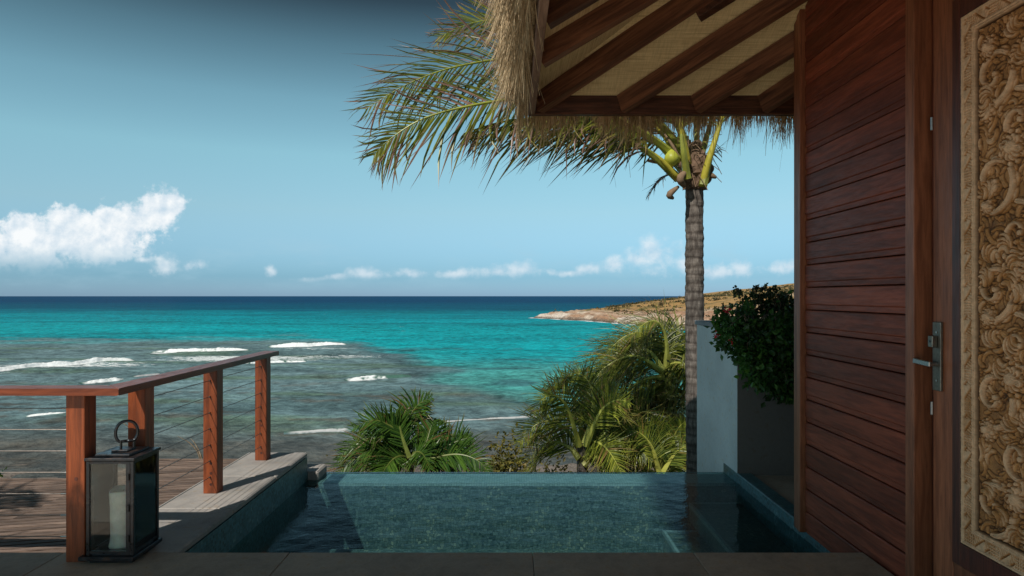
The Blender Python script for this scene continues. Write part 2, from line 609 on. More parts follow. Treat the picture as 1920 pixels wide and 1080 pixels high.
def m_glass():
    m, T, out = new_mat('lantern_glass')
    pos = T.node('ShaderNodeTexCoord').outputs['Object']
    fr = T.node('ShaderNodeFresnel'); fr.inputs['IOR'].default_value = 1.5
    gl = T.node('ShaderNodeBsdfGlossy'); gl.inputs['Roughness'].default_value = 0.02
    tr = T.node('ShaderNodeBsdfTransparent'); tr.inputs['Color'].default_value = (0.95, 0.97, 0.96, 1)
    df = T.node('ShaderNodeBsdfDiffuse'); df.inputs['Color'].default_value = (0.5, 0.55, 0.55, 1)
    dirt = T.rng(T.noise(pos, 6, 5, 0.6), 0.45, 0.85, 0.005, 0.05)
    mx = T.node('ShaderNodeMixShader'); T.l.new(fr.outputs[0], mx.inputs[0])
    T.l.new(tr.outputs[0], mx.inputs[1]); T.l.new(gl.outputs[0], mx.inputs[2])
    m2 = T.node('ShaderNodeMixShader'); T.l.new(dirt, m2.inputs[0])
    T.l.new(mx.outputs[0], m2.inputs[1]); T.l.new(df.outputs[0], m2.inputs[2])
    T.l.new(m2.outputs[0], out.inputs['Surface'])
    return m


M['glass'] = m_glass()


def m_metal(name, col, rough, rust=0.0, rustcol=(0.12, 0.05, 0.02)):
    m, T, out = new_mat(name)
    pos = T.node('ShaderNodeTexCoord').outputs['Object']
    n = T.noise(pos, 22, 5, 0.65)
    n2 = T.noise(pos, 90, 3, 0.6)
    k = T.math('MULTIPLY', T.rng(n, 0.5, 0.72), rust)
    c = T.mix(k, (*col, 1), (*rustcol, 1))
    c = T.mix(T.rng(n2, 0.3, 0.8, 0, 0.4), c, (col[0] * 0.4, col[1] * 0.4, col[2] * 0.4, 1))
    principled(T, out, c, T.rng(n, 0.3, 0.7, rough - 0.08, rough + 0.15), n2, 0.15, 0.001, 0.5, metal=T.math('SUBTRACT', 1.0, T.math('MULTIPLY', k, 0.8)))
    return m


M['iron'] = m_metal('dark_iron', (0.075, 0.078, 0.085), 0.32, 0.7)
M['steel'] = m_metal('brushed_steel', (0.50, 0.47, 0.44), 0.35)
M['cable'] = m_metal('steel_cable', (0.22, 0.19, 0.17), 0.45)
M['bronze'] = m_metal('aged_nickel', (0.24, 0.215, 0.18), 0.42, 0.4, (0.16, 0.12, 0.08))
M['lever'] = m_metal('satin_nickel', (0.42, 0.41, 0.40), 0.3)


def m_plain(name, col, rough=0.6, spec=0.4, bscale=30, bstr=0.1, **kw):
    m, T, out = new_mat(name)
    pos = T.node('ShaderNodeTexCoord').outputs['Object']
    n = T.noise(pos, bscale, 4, 0.6)
    k = T.rng(n, 0.3, 0.7, 0.85, 1.15)
    hsv = T.node('ShaderNodeHueSaturation'); hsv.inputs['Color'].default_value = (*col, 1)
    T.l.new(k, hsv.inputs['Value'])
    principled(T, out, hsv.outputs[0], rough, n, bstr, 0.003, spec, **kw)
    return m


M['wax'] = m_plain('candle_wax', (0.78, 0.76, 0.66), 0.5, 0.4, 12, 0.1, **{'Subsurface Weight': 0.3, 'Subsurface Scale': 0.02})
M['wick'] = m_plain('wick', (0.35, 0.30, 0.18), 0.8)
M['dark_gap'] = m_plain('shadow_board', (0.03, 0.012, 0.009), 0.8)
M['coconut'] = m_plain('coconut_skin', (0.42, 0.44, 0.05), 0.45, 0.4, 9, 0.2)
M['husk'] = m_plain('dry_husk', (0.17, 0.11, 0.075), 0.9, 0.1, 25, 0.8)
M['petiole'] = m_plain('petiole', (0.42, 0.37, 0.045), 0.5, 0.3, 14, 0.3)
M['flower'] = m_plain('red_flower', (0.62, 0.02, 0.03), 0.6)
M['spathe'] = m_plain('dry_spathe', (0.24, 0.16, 0.10), 0.8, 0.2, 20, 0.5)


def m_attr(name, rough=0.6, spec=0.3, transl=0.0, noise_scale=8, noise_amt=0.25, bstr=0.1, bdist=0.01, sheen=0):
    """base colour from the point colours of the mesh"""
    m, T, out = new_mat(name)
    a = T.node('ShaderNodeAttribute'); a.attribute_name = 'Col'
    pos = T.node('ShaderNodeTexCoord').outputs['Object']
    n = T.noise(pos, noise_scale, 5, 0.6)
    hsv = T.node('ShaderNodeHueSaturation')
    T.l.new(a.outputs['Color'], hsv.inputs['Color'])
    T.l.new(T.rng(n, 0.3, 0.7, 1 - noise_amt, 1 + noise_amt), hsv.inputs['Value'])
    b = principled(T, out, hsv.outputs[0], rough, n, bstr, bdist, spec)
    if transl > 0:
        tl = T.node('ShaderNodeBsdfTranslucent')
        hs2 = T.node('ShaderNodeHueSaturation'); hs2.inputs['Saturation'].default_value = 1.1; hs2.inputs['Value'].default_value = 1.3
        T.l.new(hsv.outputs[0], hs2.inputs['Color'])
        T.l.new(hs2.outputs[0], tl.inputs['Color'])
        mx = T.node('ShaderNodeMixShader'); mx.inputs[0].default_value = transl
        T.l.new(b.outputs[0], mx.inputs[1]); T.l.new(tl.outputs[0], mx.inputs[2])
        T.l.new(mx.outputs[0], out.inputs['Surface'])
    return m


M['leaf'] = m_attr('palm_leaf', 0.40, 0.5, 0.22, 6, 0.2, 0.0)
M['bush_leaf'] = m_attr('bush_leaf', 0.45, 0.4, 0.2, 6, 0.2, 0.0)
M['straw'] = m_attr('thatch_straw', 0.8, 0.15, 0.15, 12, 0.2, 0.0)
M['carving'] = m_attr('carved_teak', 0.55, 0.3, 0.0, 40, 0.14, 0.15, 0.001)
M['rock'] = m_attr('rock_ground', 0.9, 0.15, 0.0, 1.2, 0.25, 0.5, 0.4)
M['ground'] = m_attr('hillside_ground', 0.95, 0.1, 0.0, 5, 0.35, 0.8, 0.15)
M['foam'] = m_attr('sea_foam', 0.75, 0.3, 0.0, 2.5, 0.08, 0.6, 0.15)


def m_trunk():
    m, T, out = new_mat('palm_trunk')
    pos = T.node('ShaderNodeTexCoord').outputs['Object']
    a = T.node('ShaderNodeAttribute'); a.attribute_name = 'Col'
    n = T.noise(T.mapping(pos, (1, 1, 0.25)), 25, 6, 0.7)
    n2 = T.noise(T.mapping(pos, (0.3, 0.3, 3)), 9, 5, 0.65)
    c = T.mix(T.rng(n, 0.35, 0.7), (0.085, 0.072, 0.064), (0.25, 0.22, 0.195))
    c = T.mix(T.math('MULTIPLY', T.rng(n2, 0.5, 0.72), 0.6), c, (0.07, 0.06, 0.055))
    c = T.mix(1.0, c, a.outputs['Color'], 'MULTIPLY')
    principled(T, out, c, 0.9, T.math('ADD', n, n2), 0.7, 0.012, 0.15)
    return m


M['trunk'] = m_trunk()


def m_woven():
    m, T, out = new_mat('woven_ceiling')
    pos = T.node('ShaderNodeTexCoord').outputs['Object']
    p = T.mapping(pos, (1.2, 60, 1.2))
    n = T.noise(p, 2.5, 5, 0.7)
    n2 = T.noise(T.mapping(pos, (160, 8, 8)), 1.0, 3, 0.6)
    n3 = T.noise(T.mapping(pos, (0.8, 16, 1)), 2.0, 3, 0.7)
    c = T.mix(T.rng(n, 0.3, 0.7), (0.68, 0.49, 0.24), (0.96, 0.76, 0.42))
    c = T.mix(T.math('MULTIPLY', T.rng(n3, 0.58, 0.7), 0.5), c, (0.36, 0.22, 0.09))
    c = T.mix(T.rng(n2, 0.35, 0.7, 0, 0.35), c, (0.42, 0.30, 0.14))
    principled(T, out, c, 0.8, n, 0.5, 0.004, 0.2)
    return m


M['woven'] = m_woven()


def m_sea():
    m, T, out = new_mat('sea_water')
    a = T.node('ShaderNodeAttribute'); a.attribute_name = 'Col'
    foam = T.node('ShaderNodeAttribute'); foam.attribute_name = 'Foam'
    pos = T.node('ShaderNodeTexCoord').outputs['Object']
    w1 = T.noise(T.mapping(pos, (0.9, 1, 1), (0, 0, 0.1)), 0.8, 6, 0.68)
    w2 = T.noise(T.mapping(pos, (0.6, 1, 1), (0, 0, -0.15)), 0.2, 5, 0.6)
    w3 = T.noise(T.mapping(pos, (0.4, 1, 1)), 0.022, 5, 0.65)
    k = T.math('ADD', T.rng(w1, 0.3, 0.7, -0.42, 0.42), T.rng(w2, 0.3, 0.7, -0.2, 0.2))
    k = T.math('ADD', k, T.rng(w3, 0.3, 0.7, -0.12, 0.12))
    hsv = T.node('ShaderNodeHueSaturation')
    T.l.new(a.outputs['Color'], hsv.inputs['Color'])
    T.l.new(T.math('ADD', k, 1.0), hsv.inputs['Value'])
    # lacy foam where the mesh says it is
    fn = T.noise(T.mapping(pos, (0.6, 1, 1)), 1.1, 7, 0.72, 0.8)
    fo = T.rng(T.math('ADD', fn, T.math('MULTIPLY_ADD', foam.outputs['Fac'], 0.66, -0.43)), 0.46, 0.60)
    cap = T.noise(T.mapping(pos, (0.3, 1, 1)), 0.06, 6, 0.75)
    caps = T.math('MULTIPLY', T.rng(cap, 0.70, 0.74), 0.8)
    fo = T.math('MAXIMUM', fo, caps)
    c = T.mix(fo, hsv.outputs[0], (0.78, 0.82, 0.82))
    h = T.math('ADD', T.math('MULTIPLY', w2, 1.4), T.math('MULTIPLY', w1, 0.35))
    bn = T.node('ShaderNodeBump'); bn.inputs['Strength'].default_value = 0.8; bn.inputs['Distance'].default_value = 1.4
    T.l.new(h, bn.inputs['Height'])
    df = T.node('ShaderNodeBsdfDiffuse'); T.l.new(c, df.inputs['Color']); T.l.new(bn.outputs[0], df.inputs['Normal'])
    gl = T.node('ShaderNodeBsdfGlossy'); gl.inputs['Roughness'].default_value = 0.22; T.l.new(bn.outputs[0], gl.inputs['Normal'])
    fr = T.node('ShaderNodeFresnel'); fr.inputs['IOR'].default_value = 1.33; T.l.new(bn.outputs[0], fr.inputs['Normal'])
    # a choppy surface never mirrors as much at grazing angles as a flat one
    fac = T.math('MULTIPLY', T.math('MINIMUM', fr.outputs[0], 0.5), T.math('MULTIPLY_ADD', fo, -0.15, 0.17))
    mx = T.node('ShaderNodeMixShader'); T.l.new(fac, mx.inputs[0]); T.l.new(df.outputs[0], mx.inputs[1]); T.l.new(gl.outputs[0], mx.inputs[2])
    T.l.new(mx.outputs[0], out.inputs['Surface'])
    return m


M['sea'] = m_sea()

# ------------------------------------------------------------------ the lie of the land
SEA = -10.5
COAST = np.array([(-400, 44), (-60, 44), (-20, 45), (5, 47), (16, 55), (34, 75), (52, 110), (66, 150), (74, 190), (73, 222),
                  (68, 232), (62, 244), (57, 262), (48, 285), (44, 297), (36, 318), (27, 332), (18, 350), (11.5, 358), (12, 364), (24, 374),
                  (42, 400), (60, 440), (95, 520), (160, 650), (300, 800), (900, 900), (900, -300), (-400, -300)], float)


def coast_dist(x, y):
    """signed distance to the shore, positive on land"""
    P = np.stack([x.ravel(), y.ravel()], 1)
    best = np.full(len(P), 1e18)
    inside = np.zeros(len(P), bool)
    n = len(COAST)
    for i in range(n):
        a = COAST[i]; b = COAST[(i + 1) % n]
        ab = b - a
        t = np.clip(((P - a) @ ab) / (ab @ ab), 0, 1)
        q = a + t[:, None] * ab
        best = np.minimum(best, ((P - q) ** 2).sum(1))
        c = ((a[1] > P[:, 1]) != (b[1] > P[:, 1])) & (P[:, 0] < (b[0] - a[0]) * (P[:, 1] - a[1]) / (b[1] - a[1] + 1e-12) + a[0])
        inside ^= c
    d = np.sqrt(best)
    return np.where(inside, d, -d).reshape(x.shape)


def grid_faces(nr, nc):
    i = np.arange(nr - 1)[:, None] * nc + np.arange(nc - 1)[None, :]
    i = i.ravel()
    return np.stack([i, i + 1, i + nc + 1, i + nc], 1)


def build_sea():
    nr, nc = 470, 760
    r = 34 * np.exp(np.linspace(0, math.log(40000 / 34), nr))
    # finer rows where the reef is
    th = np.linspace(R(-72), R(72), nc)
    th = th * (0.62 + 0.38 * (np.abs(th) / R(72)) ** 2)
    RR, TH = np.meshgrid(r, th, indexing='ij')
    X = RR * np.sin(TH); Y = RR * np.cos(TH)
    d = coast_dist(X, Y)
    # colours of the water by what lies under it
    n_big = fbm(X / 60, Y / 60, 5, 3)
    n_mid = fbm(X / 14, Y / 9, 5, 11)
    n_fine = fbm(X / 3.2, Y / 1.8, 4, 23)
    deep = np.array((0.001, 0.048, 0.125))
    blue = np.array((0.001, 0.085, 0.150))
    turq = np.array((0.002, 0.245, 0.300))
    turq2 = np.array((0.004, 0.355, 0.390))
    aqua = np.array((0.075, 0.31, 0.285))
    reef = np.array((0.140, 0.225, 0.240))
    reefd = np.array((0.082, 0.140, 0.145))
    green = np.array((0.110, 0.180, 0.115))
    shore = np.array((0.085, 0.092, 0.085))
    brown = np.array((0.105, 0.085, 0.062))

    def mixc(c, t, b):
        return c * (1 - t[..., None]) + b * t[..., None]
    C = np.zeros(X.shape + (3,)) + deep
    dist = Y + 0.25 * np.abs(X) * 0
    C = mixc(C, sstep(dist + 120 * n_big, 1500, 620), blue)
    C = mixc(C, sstep(dist + 0.10 * X + 90 * n_big, 620, 330), turq)
    C = mixc(C, sstep(dist + 40 * n_big, 380, 200) * 0.75, turq2)
    # dark streaks of weed in the turquoise
    streak = sstep(fbm(X / 90, Y / 22, 4, 31), 0.12, 0.5)
    C = mixc(C, streak * sstep(dist, 120, 200) * sstep(dist, 700, 400) * 0.55, np.array((0.004, 0.12, 0.15)))
    # pale sand and shallow water on the right, near shore
    shallow = sstep(Y + 22 * n_big + 0.25 * X, 150, 92)
    C = mixc(C, shallow * 0.92, aqua)
    C = mixc(C, sstep(Y + 10 * n_mid, 84, 62) * 0.85, np.array((0.10, 0.18, 0.17)))
    # grey patches (reef heads) in the aqua
    heads = sstep(fbm(X / 11, Y / 6.5, 4, 47), 0.16, 0.42) * sstep(Y, 170, 140) * sstep(Y, 76, 88)
    C = mixc(C, heads * 0.75, np.array((0.04, 0.12, 0.14)))
    # the reef flat
    fx = np.array([-2000, -300, -105, -66, -39.5, -22, -11.6, -4.5, 0, 5, 20, 60, 2000])
    fy = np.array([150, 160, 184, 198, 176, 130, 104, 94, 82, 70, 54, 44, 40])
    edge = np.interp(X, fx, fy)
    rf = sstep(edge - Y + edge * 0.13 * fbm(X / 18, Y / 12, 5, 5) + edge * 0.035 * n_mid, -0.05 * edge, 0.10 * edge)
    rc = np.zeros_like(C) + reef
    rc = mixc(rc, sstep(fbm(X / 18, Y / 9, 5, 61), -0.05, 0.45) * 0.75, reefd)
    rc = mixc(rc, sstep(fbm(X / 22, Y / 5, 4, 67), 0.12, 0.5) * 0.7, green)
    rc = mixc(rc, sstep(fbm(X / 7, Y / 2.2, 4, 71), 0.25, 0.5) * sstep(Y, 120, 70) * 0.7, brown)
    # the outer rim of the reef is darker
    rim = np.exp(-((edge - Y - 0.05 * edge) / (0.06 * edge)) ** 2)
    rc = mixc(rc, rim * 0.5 * sstep(X, -80, -20), np.array((0.03, 0.07, 0.085)))
    C = C * (1 - rf[..., None]) + rc * rf[..., None]
    # shallows above the shore rocks
    sh = sstep(Y + 3 * n_mid, 66, 52) * sstep(X, 14, 2)
    shc = mixc(np.zeros_like(C) + shore, sstep(n_mid, -0.1, 0.4) * 0.6, np.array((0.11, 0.115, 0.105)))
    shc = mixc(shc, sstep(n_fine, 0.1, 0.5) * 0.5, brown)
    C = C * (1 - sh[..., None]) + shc * sh[..., None]
    C = C * (1 + 0.16 * n_fine + 0.10 * n_mid)[..., None]
    # foam lace behind the breakers
    foam = np.zeros_like(X)
    for (cx, cy, rx, ry, a) in [(-78, 114, 26, 8, 0.78), (-52, 126, 24, 10, 0.86), (-100, 104, 28, 7, 0.8), (-36, 130, 20, 8, 0.7),
                                (-44, 150, 20, 5, 0.68), (-22, 88, 9, 3, 0.35), (-60, 92, 24, 6, 0.35),
                                (-10, 66, 9, 2.5, 0.35), (44, 246, 14, 5, 0.7), (54, 236, 10, 4, 0.7)]:
        foam = np.maximum(foam, a * np.exp(-((X - cx) / rx) ** 2 - ((Y - cy) / ry) ** 2))
    near_head = np.exp(-((d + 1.0) / 3.0) ** 2) * sstep(Y, 200, 230) * sstep(Y, 520, 400)
    foam = np.maximum(foam, near_head * 0.95)
    # swell
    amp = sstep(RR, 36, 70) * sstep(RR, 900, 300)
    Z = SEA + amp * (0.20 * np.sin(Y * 0.55 + 0.10 * X + 3 * fbm(X / 30, Y / 30, 3, 81)) * (0.5 + 0.5 * fbm(X / 40, Y / 20, 3, 83)) + 0.16 * fbm(X / 5, Y / 2.5, 4, 85))
    Z -= 0.05
    V = np.stack([X, Y, Z], -1).reshape(-1, 3)
    Fc = grid_faces(nr, nc)[:, ::-1]
    me = raw_mesh('sea', V, Fc, C.reshape(-1, 3), True, M['sea'])
    at = me.attributes.new('Foam', 'FLOAT', 'POINT')
    at.data.foreach_set('value', foam.ravel().astype(np.float32))
    put('sea', me, kind='structure', label='turquoise sea with a dark reef flat running to a deep blue horizon')


build_sea()


def ground_px(px, py, z=SEA):
    y = (1.5 - z) * F / (py - 555.0)
    return (px - 960.0) * y / F, y


def build_breakers():
    # ends of each breaking crest in the picture, height, and which side looks from where
    L = [
        (-60, 699, 245, 674, 0.95, 'longest breaker, a white crest reaching the left edge of the sea', 0.9),
        (283, 661, 468, 656, 0.85, 'white breaker with a green shoulder, second from the left far out on the reef', 0.55),
        (503, 651, 650, 646, 1.05, 'farthest white breaker rolling over the outer reef edge, right above the rail end', 0.95),
        (648, 712, 772, 706, 0.62, 'small broken breaker in the middle of the reef flat, two white tufts', 0.55),
        (425, 683, 575, 677, 0.35, 'thin line of foam just behind the end of the handrail', 0.7),
        (150, 718, 232, 711, 0.45, 'short breaker with a green face just above the corner of the handrail', 0.45),
        (48, 781, 130, 775, 0.42, 'low whitecap framed by the railing cables at far left', 0.6),
        (532, 811, 735, 801, 0.17, 'small shore wave curling beside the dark low palm', 0.6),
        (815, 790, 1010, 778, 0.15, 'thin shore wave between the low dark palm and the yellow green palm', 0.75),
        (248, 706, 300, 701, 0.25, 'small foam line low behind the rail corner, right of the green faced breaker', 0.7),
    ]
    for i, (x0, y0, x1, y1, h, lab, white) in enumerate(L):
        ax, ay = ground_px(x0, y0); bx, by = ground_px(x1, y1)
        a = np.array((ax, ay)); b = np.array((bx, by))
        ln = np.linalg.norm(b - a)
        nu = int(max(60, ln * 7)); nu = min(nu, 420); nv = 34
        u = np.linspace(0, 1, nu); v = np.linspace(-1, 1, nv)
        U, Vv = np.meshgrid(u, v, indexing='ij')
        dirv = (b - a) / ln; nrm = np.array((-dirv[1], dirv[0]))
        if nrm[1] < 0: nrm = -nrm
        S = U * ln
        env = np.clip(np.sin(np.pi * U), 0, 1) ** 0.45
        env = env * (0.72 + 0.45 * fbm(S / 5.0, S * 0 + i * 9.1, 3, 101 + i))
        wid = h * (1.9 + 1.2 * fbm(S / 4, S * 0 + i, 3, 131 + i))
        wander = 1.0 * fbm(S / 9, S * 0 + 3.3 * i, 3, 141 + i) * min(1.5, ln / 12)
        off = Vv * wid + wander
        prof = np.where(Vv < -0.15, np.exp(-((Vv + 0.15) / 0.26) ** 2), np.exp(-((Vv + 0.15) / 0.55) ** 2))
        lump = fbm(S / (0.9 * h + 0.2), off / (0.5 * h + 0.2), 5, 151 + i, 0.62)
        edge = np.clip((1 - np.abs(Vv)) / 0.25, 0, 1)
        z = SEA - 0.16 + edge * env * (h * prof + 0.42 * h * lump) + 0.14 * edge
        X = a[0] + dirv[0] * S + nrm[0] * off
        Y = a[1] + dirv[1] * S + nrm[1] * off
        wn = fbm(S / 7, S * 0 + 5.7 * i, 4, 161 + i)
        m = sstep(wn + (white - 0.5) * 1.3 + 0.55 * lump, -0.25, 0.10)
        m = m * sstep(Vv + 0.25 * lump, 0.75, 0.15) * sstep(env, 0.12, 0.4)
        m = m * sstep(Vv + 0.22 * lump, -0.98, -0.72)
        g = np.array((0.060, 0.150, 0.115)); w = np.array((0.86, 0.88, 0.88)) * (1.0 if h > 0.3 else 0.55); bb = np.array((0.09, 0.15, 0.16))
        back = sstep(np.abs(Vv), 0.35, 0.85)
        Cc = g * (1 - back[..., None]) + bb * back[..., None]
        Cc = Cc * (1 - m[..., None]) + w * m[..., None]
        centered('breaking_wave', np.stack([X, Y, z], -1).reshape(-1, 3), grid_faces(nu, nv), M['foam'], None,
                 Cc.reshape(-1, 3), True, label=lab, cat='wave', group='waves breaking over the reef')


build_breakers()


def build_headland():
    xs = np.linspace(6, 300, 330) ; ys = np.concatenate([np.linspace(190, 470, 330), np.linspace(475, 860, 60)])
    Y, X = np.meshgrid(ys, xs, indexing='ij')
    d = coast_dist(X, Y)
    d = d + 2.2 * fbm(X / 9, Y / 9, 4, 201) + 1.0 * fbm(X / 2.5, Y / 2.5, 3, 203)
    cap = 2.0 + 0.076 * X + 2.0 * fbm(X / 45, Y / 45, 4, 211)
    dd = np.maximum(d, 0)
    z = 1.4 * (1 - np.exp(-dd / 1.6)) + cap * (1 - np.exp(-dd / 24))
    # tilted rock ledges
    lay = z + 0.05 * X + 0.5 * fbm(X / 14, Y / 14, 3, 221)
    step = 1.5
    fr = (lay / step) % 1.0
    rocky = sstep(d, 34, 10) * sstep(d, 0.0, 1.2)
    z = z + rocky * (sstep(fr, 0.0, 0.55) - fr) * step * 0.95
    z = z + rocky * 0.8 * fbm(X / 3.0, Y / 3.0, 5, 231) + 0.10 * fbm(X / 3.5, Y / 3.5, 4, 235)
    z = np.where(d < 0, np.maximum(-1.5, d * 0.4), z) + SEA
    sand = np.array((0.62, 0.53, 0.43)); rock = np.array((0.36, 0.21, 0.13)); rock2 = np.array((0.46, 0.33, 0.235))
    dark = np.array((0.13, 0.095, 0.072)); dry = np.array((0.40, 0.24, 0.095)); scrub = np.array((0.17, 0.135, 0.055)); green = np.array((0.085, 0.10, 0.03))
    n1 = fbm(X / 10, Y / 10, 5, 241); n2 = fbm(X / 2.6, Y / 2.6, 4, 243); n3 = fbm(X / 26, Y / 26, 4, 245)

    def mx(c, t, b): return c * (1 - t[..., None]) + b * t[..., None]
    C = np.zeros(X.shape + (3,)) + rock
    C = mx(C, sstep(np.sin(lay * 5.3 + 2 * n1), -0.4, 0.6), rock2)
    C = mx(C, sstep(n1, 0.05, 0.4) * 0.7, sand)
    C = mx(C, rocky * sstep(fr, 0.72, 0.95) * 0.8, dark)
    C = mx(C, sstep(n2, 0.25, 0.55) * 0.6, dark)
    up = sstep(d + 10 * n1, 14, 27)
    G = np.zeros_like(C) + dry
    G = mx(G, sstep(n1, 0.05, 0.45) * 0.8, scrub)
    G = mx(G, sstep(n2 + n3 * 0.8, 0.3, 0.6) * 0.85, green)
    G = mx(G, sstep(-n3, 0.2, 0.5) * 0.4, sand * 0.8)
    C = mx(C, up, G)
    beach = sstep(d, 9, 3) * sstep(d, 0.2, 1.0) * sstep(fbm(X / 22, Y / 22, 3, 255), -0.15, 0.2) * sstep(Y, 250, 285)
    C = mx(C, beach * 0.8, np.array((0.66, 0.58, 0.50)))
    C = mx(C, sstep(d, 1.6, 0.2), dark * 0.8)
    C = C * (1 + 0.15 * n2)[..., None]
    V = np.stack([X, Y, z], -1).reshape(-1, 3)
    me = raw_mesh('headland', V, grid_faces(len(ys), len(xs)), C.reshape(-1, 3), True, M['rock'])
    put('headland', me, kind='structure', label='low rocky headland with dry grass running out into the sea')
    # low scrub scattered over the grass
    rg = np.random.default_rng(66)
    ii = rg.integers(0, X.size, 60000)
    xf, yf, zf, df = X.ravel()[ii], Y.ravel()[ii], z.ravel()[ii], d.ravel()[ii]
    dens = fbm(xf / 14, yf / 14, 4, 271)
    k = (df > 9) & (yf < 470) & (dens + 0.35 * rg.normal(0, 1, len(xf)) > 0.45)
    xf, yf, zf = xf[k][:2200], yf[k][:2200], zf[k][:2200]
    rad = rg.uniform(0.25, 1.0, len(xf)) * (1 + (rg.random(len(xf)) < 0.06))
    m = 12
    dirs = rg.normal(0, 1, (len(xf), m, 3)); dirs[..., 2] = np.abs(dirs[..., 2]); dirs /= np.linalg.norm(dirs, axis=2)[..., None]
    P = np.stack([xf, yf, zf], 1)[:, None] + dirs * rad[:, None, None] * np.array((1.1, 1.0, 0.8))
    V, Fq, C = leaf_cloud(P.reshape(-1, 3), dirs.reshape(-1, 3), 0.75, (0.04, 0.042, 0.018), (0.17, 0.14, 0.055), rg, aspect=1.2)
    centered('scrub', V, Fq, M['bush_leaf'], None, C, kind='stuff', label='low dry scrub scattered over the headland')




def near_z(x, y, d):
    dd = np.clip(d, 0, 60)
    z = SEA + 7.7 * (dd / 40) ** 1.25
    return z


def build_hillside():
    xs = np.linspace(-90, 130, 300); ys = np.concatenate([np.linspace(-30, 4, 20), np.linspace(4.5, 70, 200), np.linspace(72, 215, 60)])
    Y, X = np.meshgrid(ys, xs, indexing='ij')
    d = coast_dist(X, Y)
    dn = d + 1.6 * fbm(X / 6, Y / 6, 4, 301)
    z = near_z(X, Y, dn)
    far = sstep(Y, 60, 120) * np.clip(d, 0, 100) * 0.10
    z = np.minimum(z, SEA + 8.8) + far
    z = z + 0.30 * fbm(X / 2.0, Y / 2.0, 5, 305) * sstep(Y, 8, 14) * sstep(d, -3, 2)
    z = np.where(dn < 0, SEA - 0.12 + dn * 0.05 + 0.42 * np.maximum(0, fbm(X / 1.5, Y / 0.9, 4, 307)) * sstep(dn, -9, 0), z)
    n1 = fbm(X / 3, Y / 2, 5, 311); n2 = fbm(X / 0.9, Y / 0.9, 4, 315)
    stone = np.array((0.20, 0.17, 0.145)); dark = np.array((0.075, 0.062, 0.05)); soil = np.array((0.16, 0.11, 0.065)); gr = np.array((0.085, 0.095, 0.03))

    def mx(c, t, b): return c * (1 - t[..., None]) + b * t[..., None]
    C = np.zeros(X.shape + (3,)) + stone
    C = mx(C, sstep(n1, -0.1, 0.4) * 0.8, dark)
    up = sstep(d + 5 * n1, 6, 14)
    G = mx(np.zeros_like(C) + soil, sstep(n1, -0.1, 0.3) * 0.7, gr)
    C = mx(C, up, G)
    C = C * (1 + 0.35 * n2)[..., None]
    V = np.stack([X, Y, z], -1).reshape(-1, 3)
    me = raw_mesh('hillside', V, grid_faces(len(ys), len(xs)), C.reshape(-1, 3), True, M['ground'])
    put('hillside', me, kind='structure', label='rocky shore and brown hillside falling from the terrace to the sea')


build_hillside()


def land_z(x, y):
    X = np.array([[float(x)]]); Y = np.array([[float(y)]])
    d = coast_dist(X, Y)
    return float(min(near_z(X, Y, d)[0, 0], SEA + 8.8))


# ------------------------------------------------------------------ foliage generators
def catmull(P, n):
    P = np.asarray(P, float)
    P = np.vstack([2 * P[0] - P[1], P, 2 * P[-1] - P[-2]])
    out = []
    segs = len(P) - 3
    for t in np.linspace(0, segs - 1e-6, n):
        i = int(t); f = t - i
        p0, p1, p2, p3 = P[i:i + 4]
        out.append(0.5 * ((2 * p1) + (-p0 + p2) * f + (2 * p0 - 5 * p1 + 4 * p2 - p3) * f * f + (-p0 + 3 * p1 - 3 * p2 + p3) * f ** 3))
    return np.array(out)


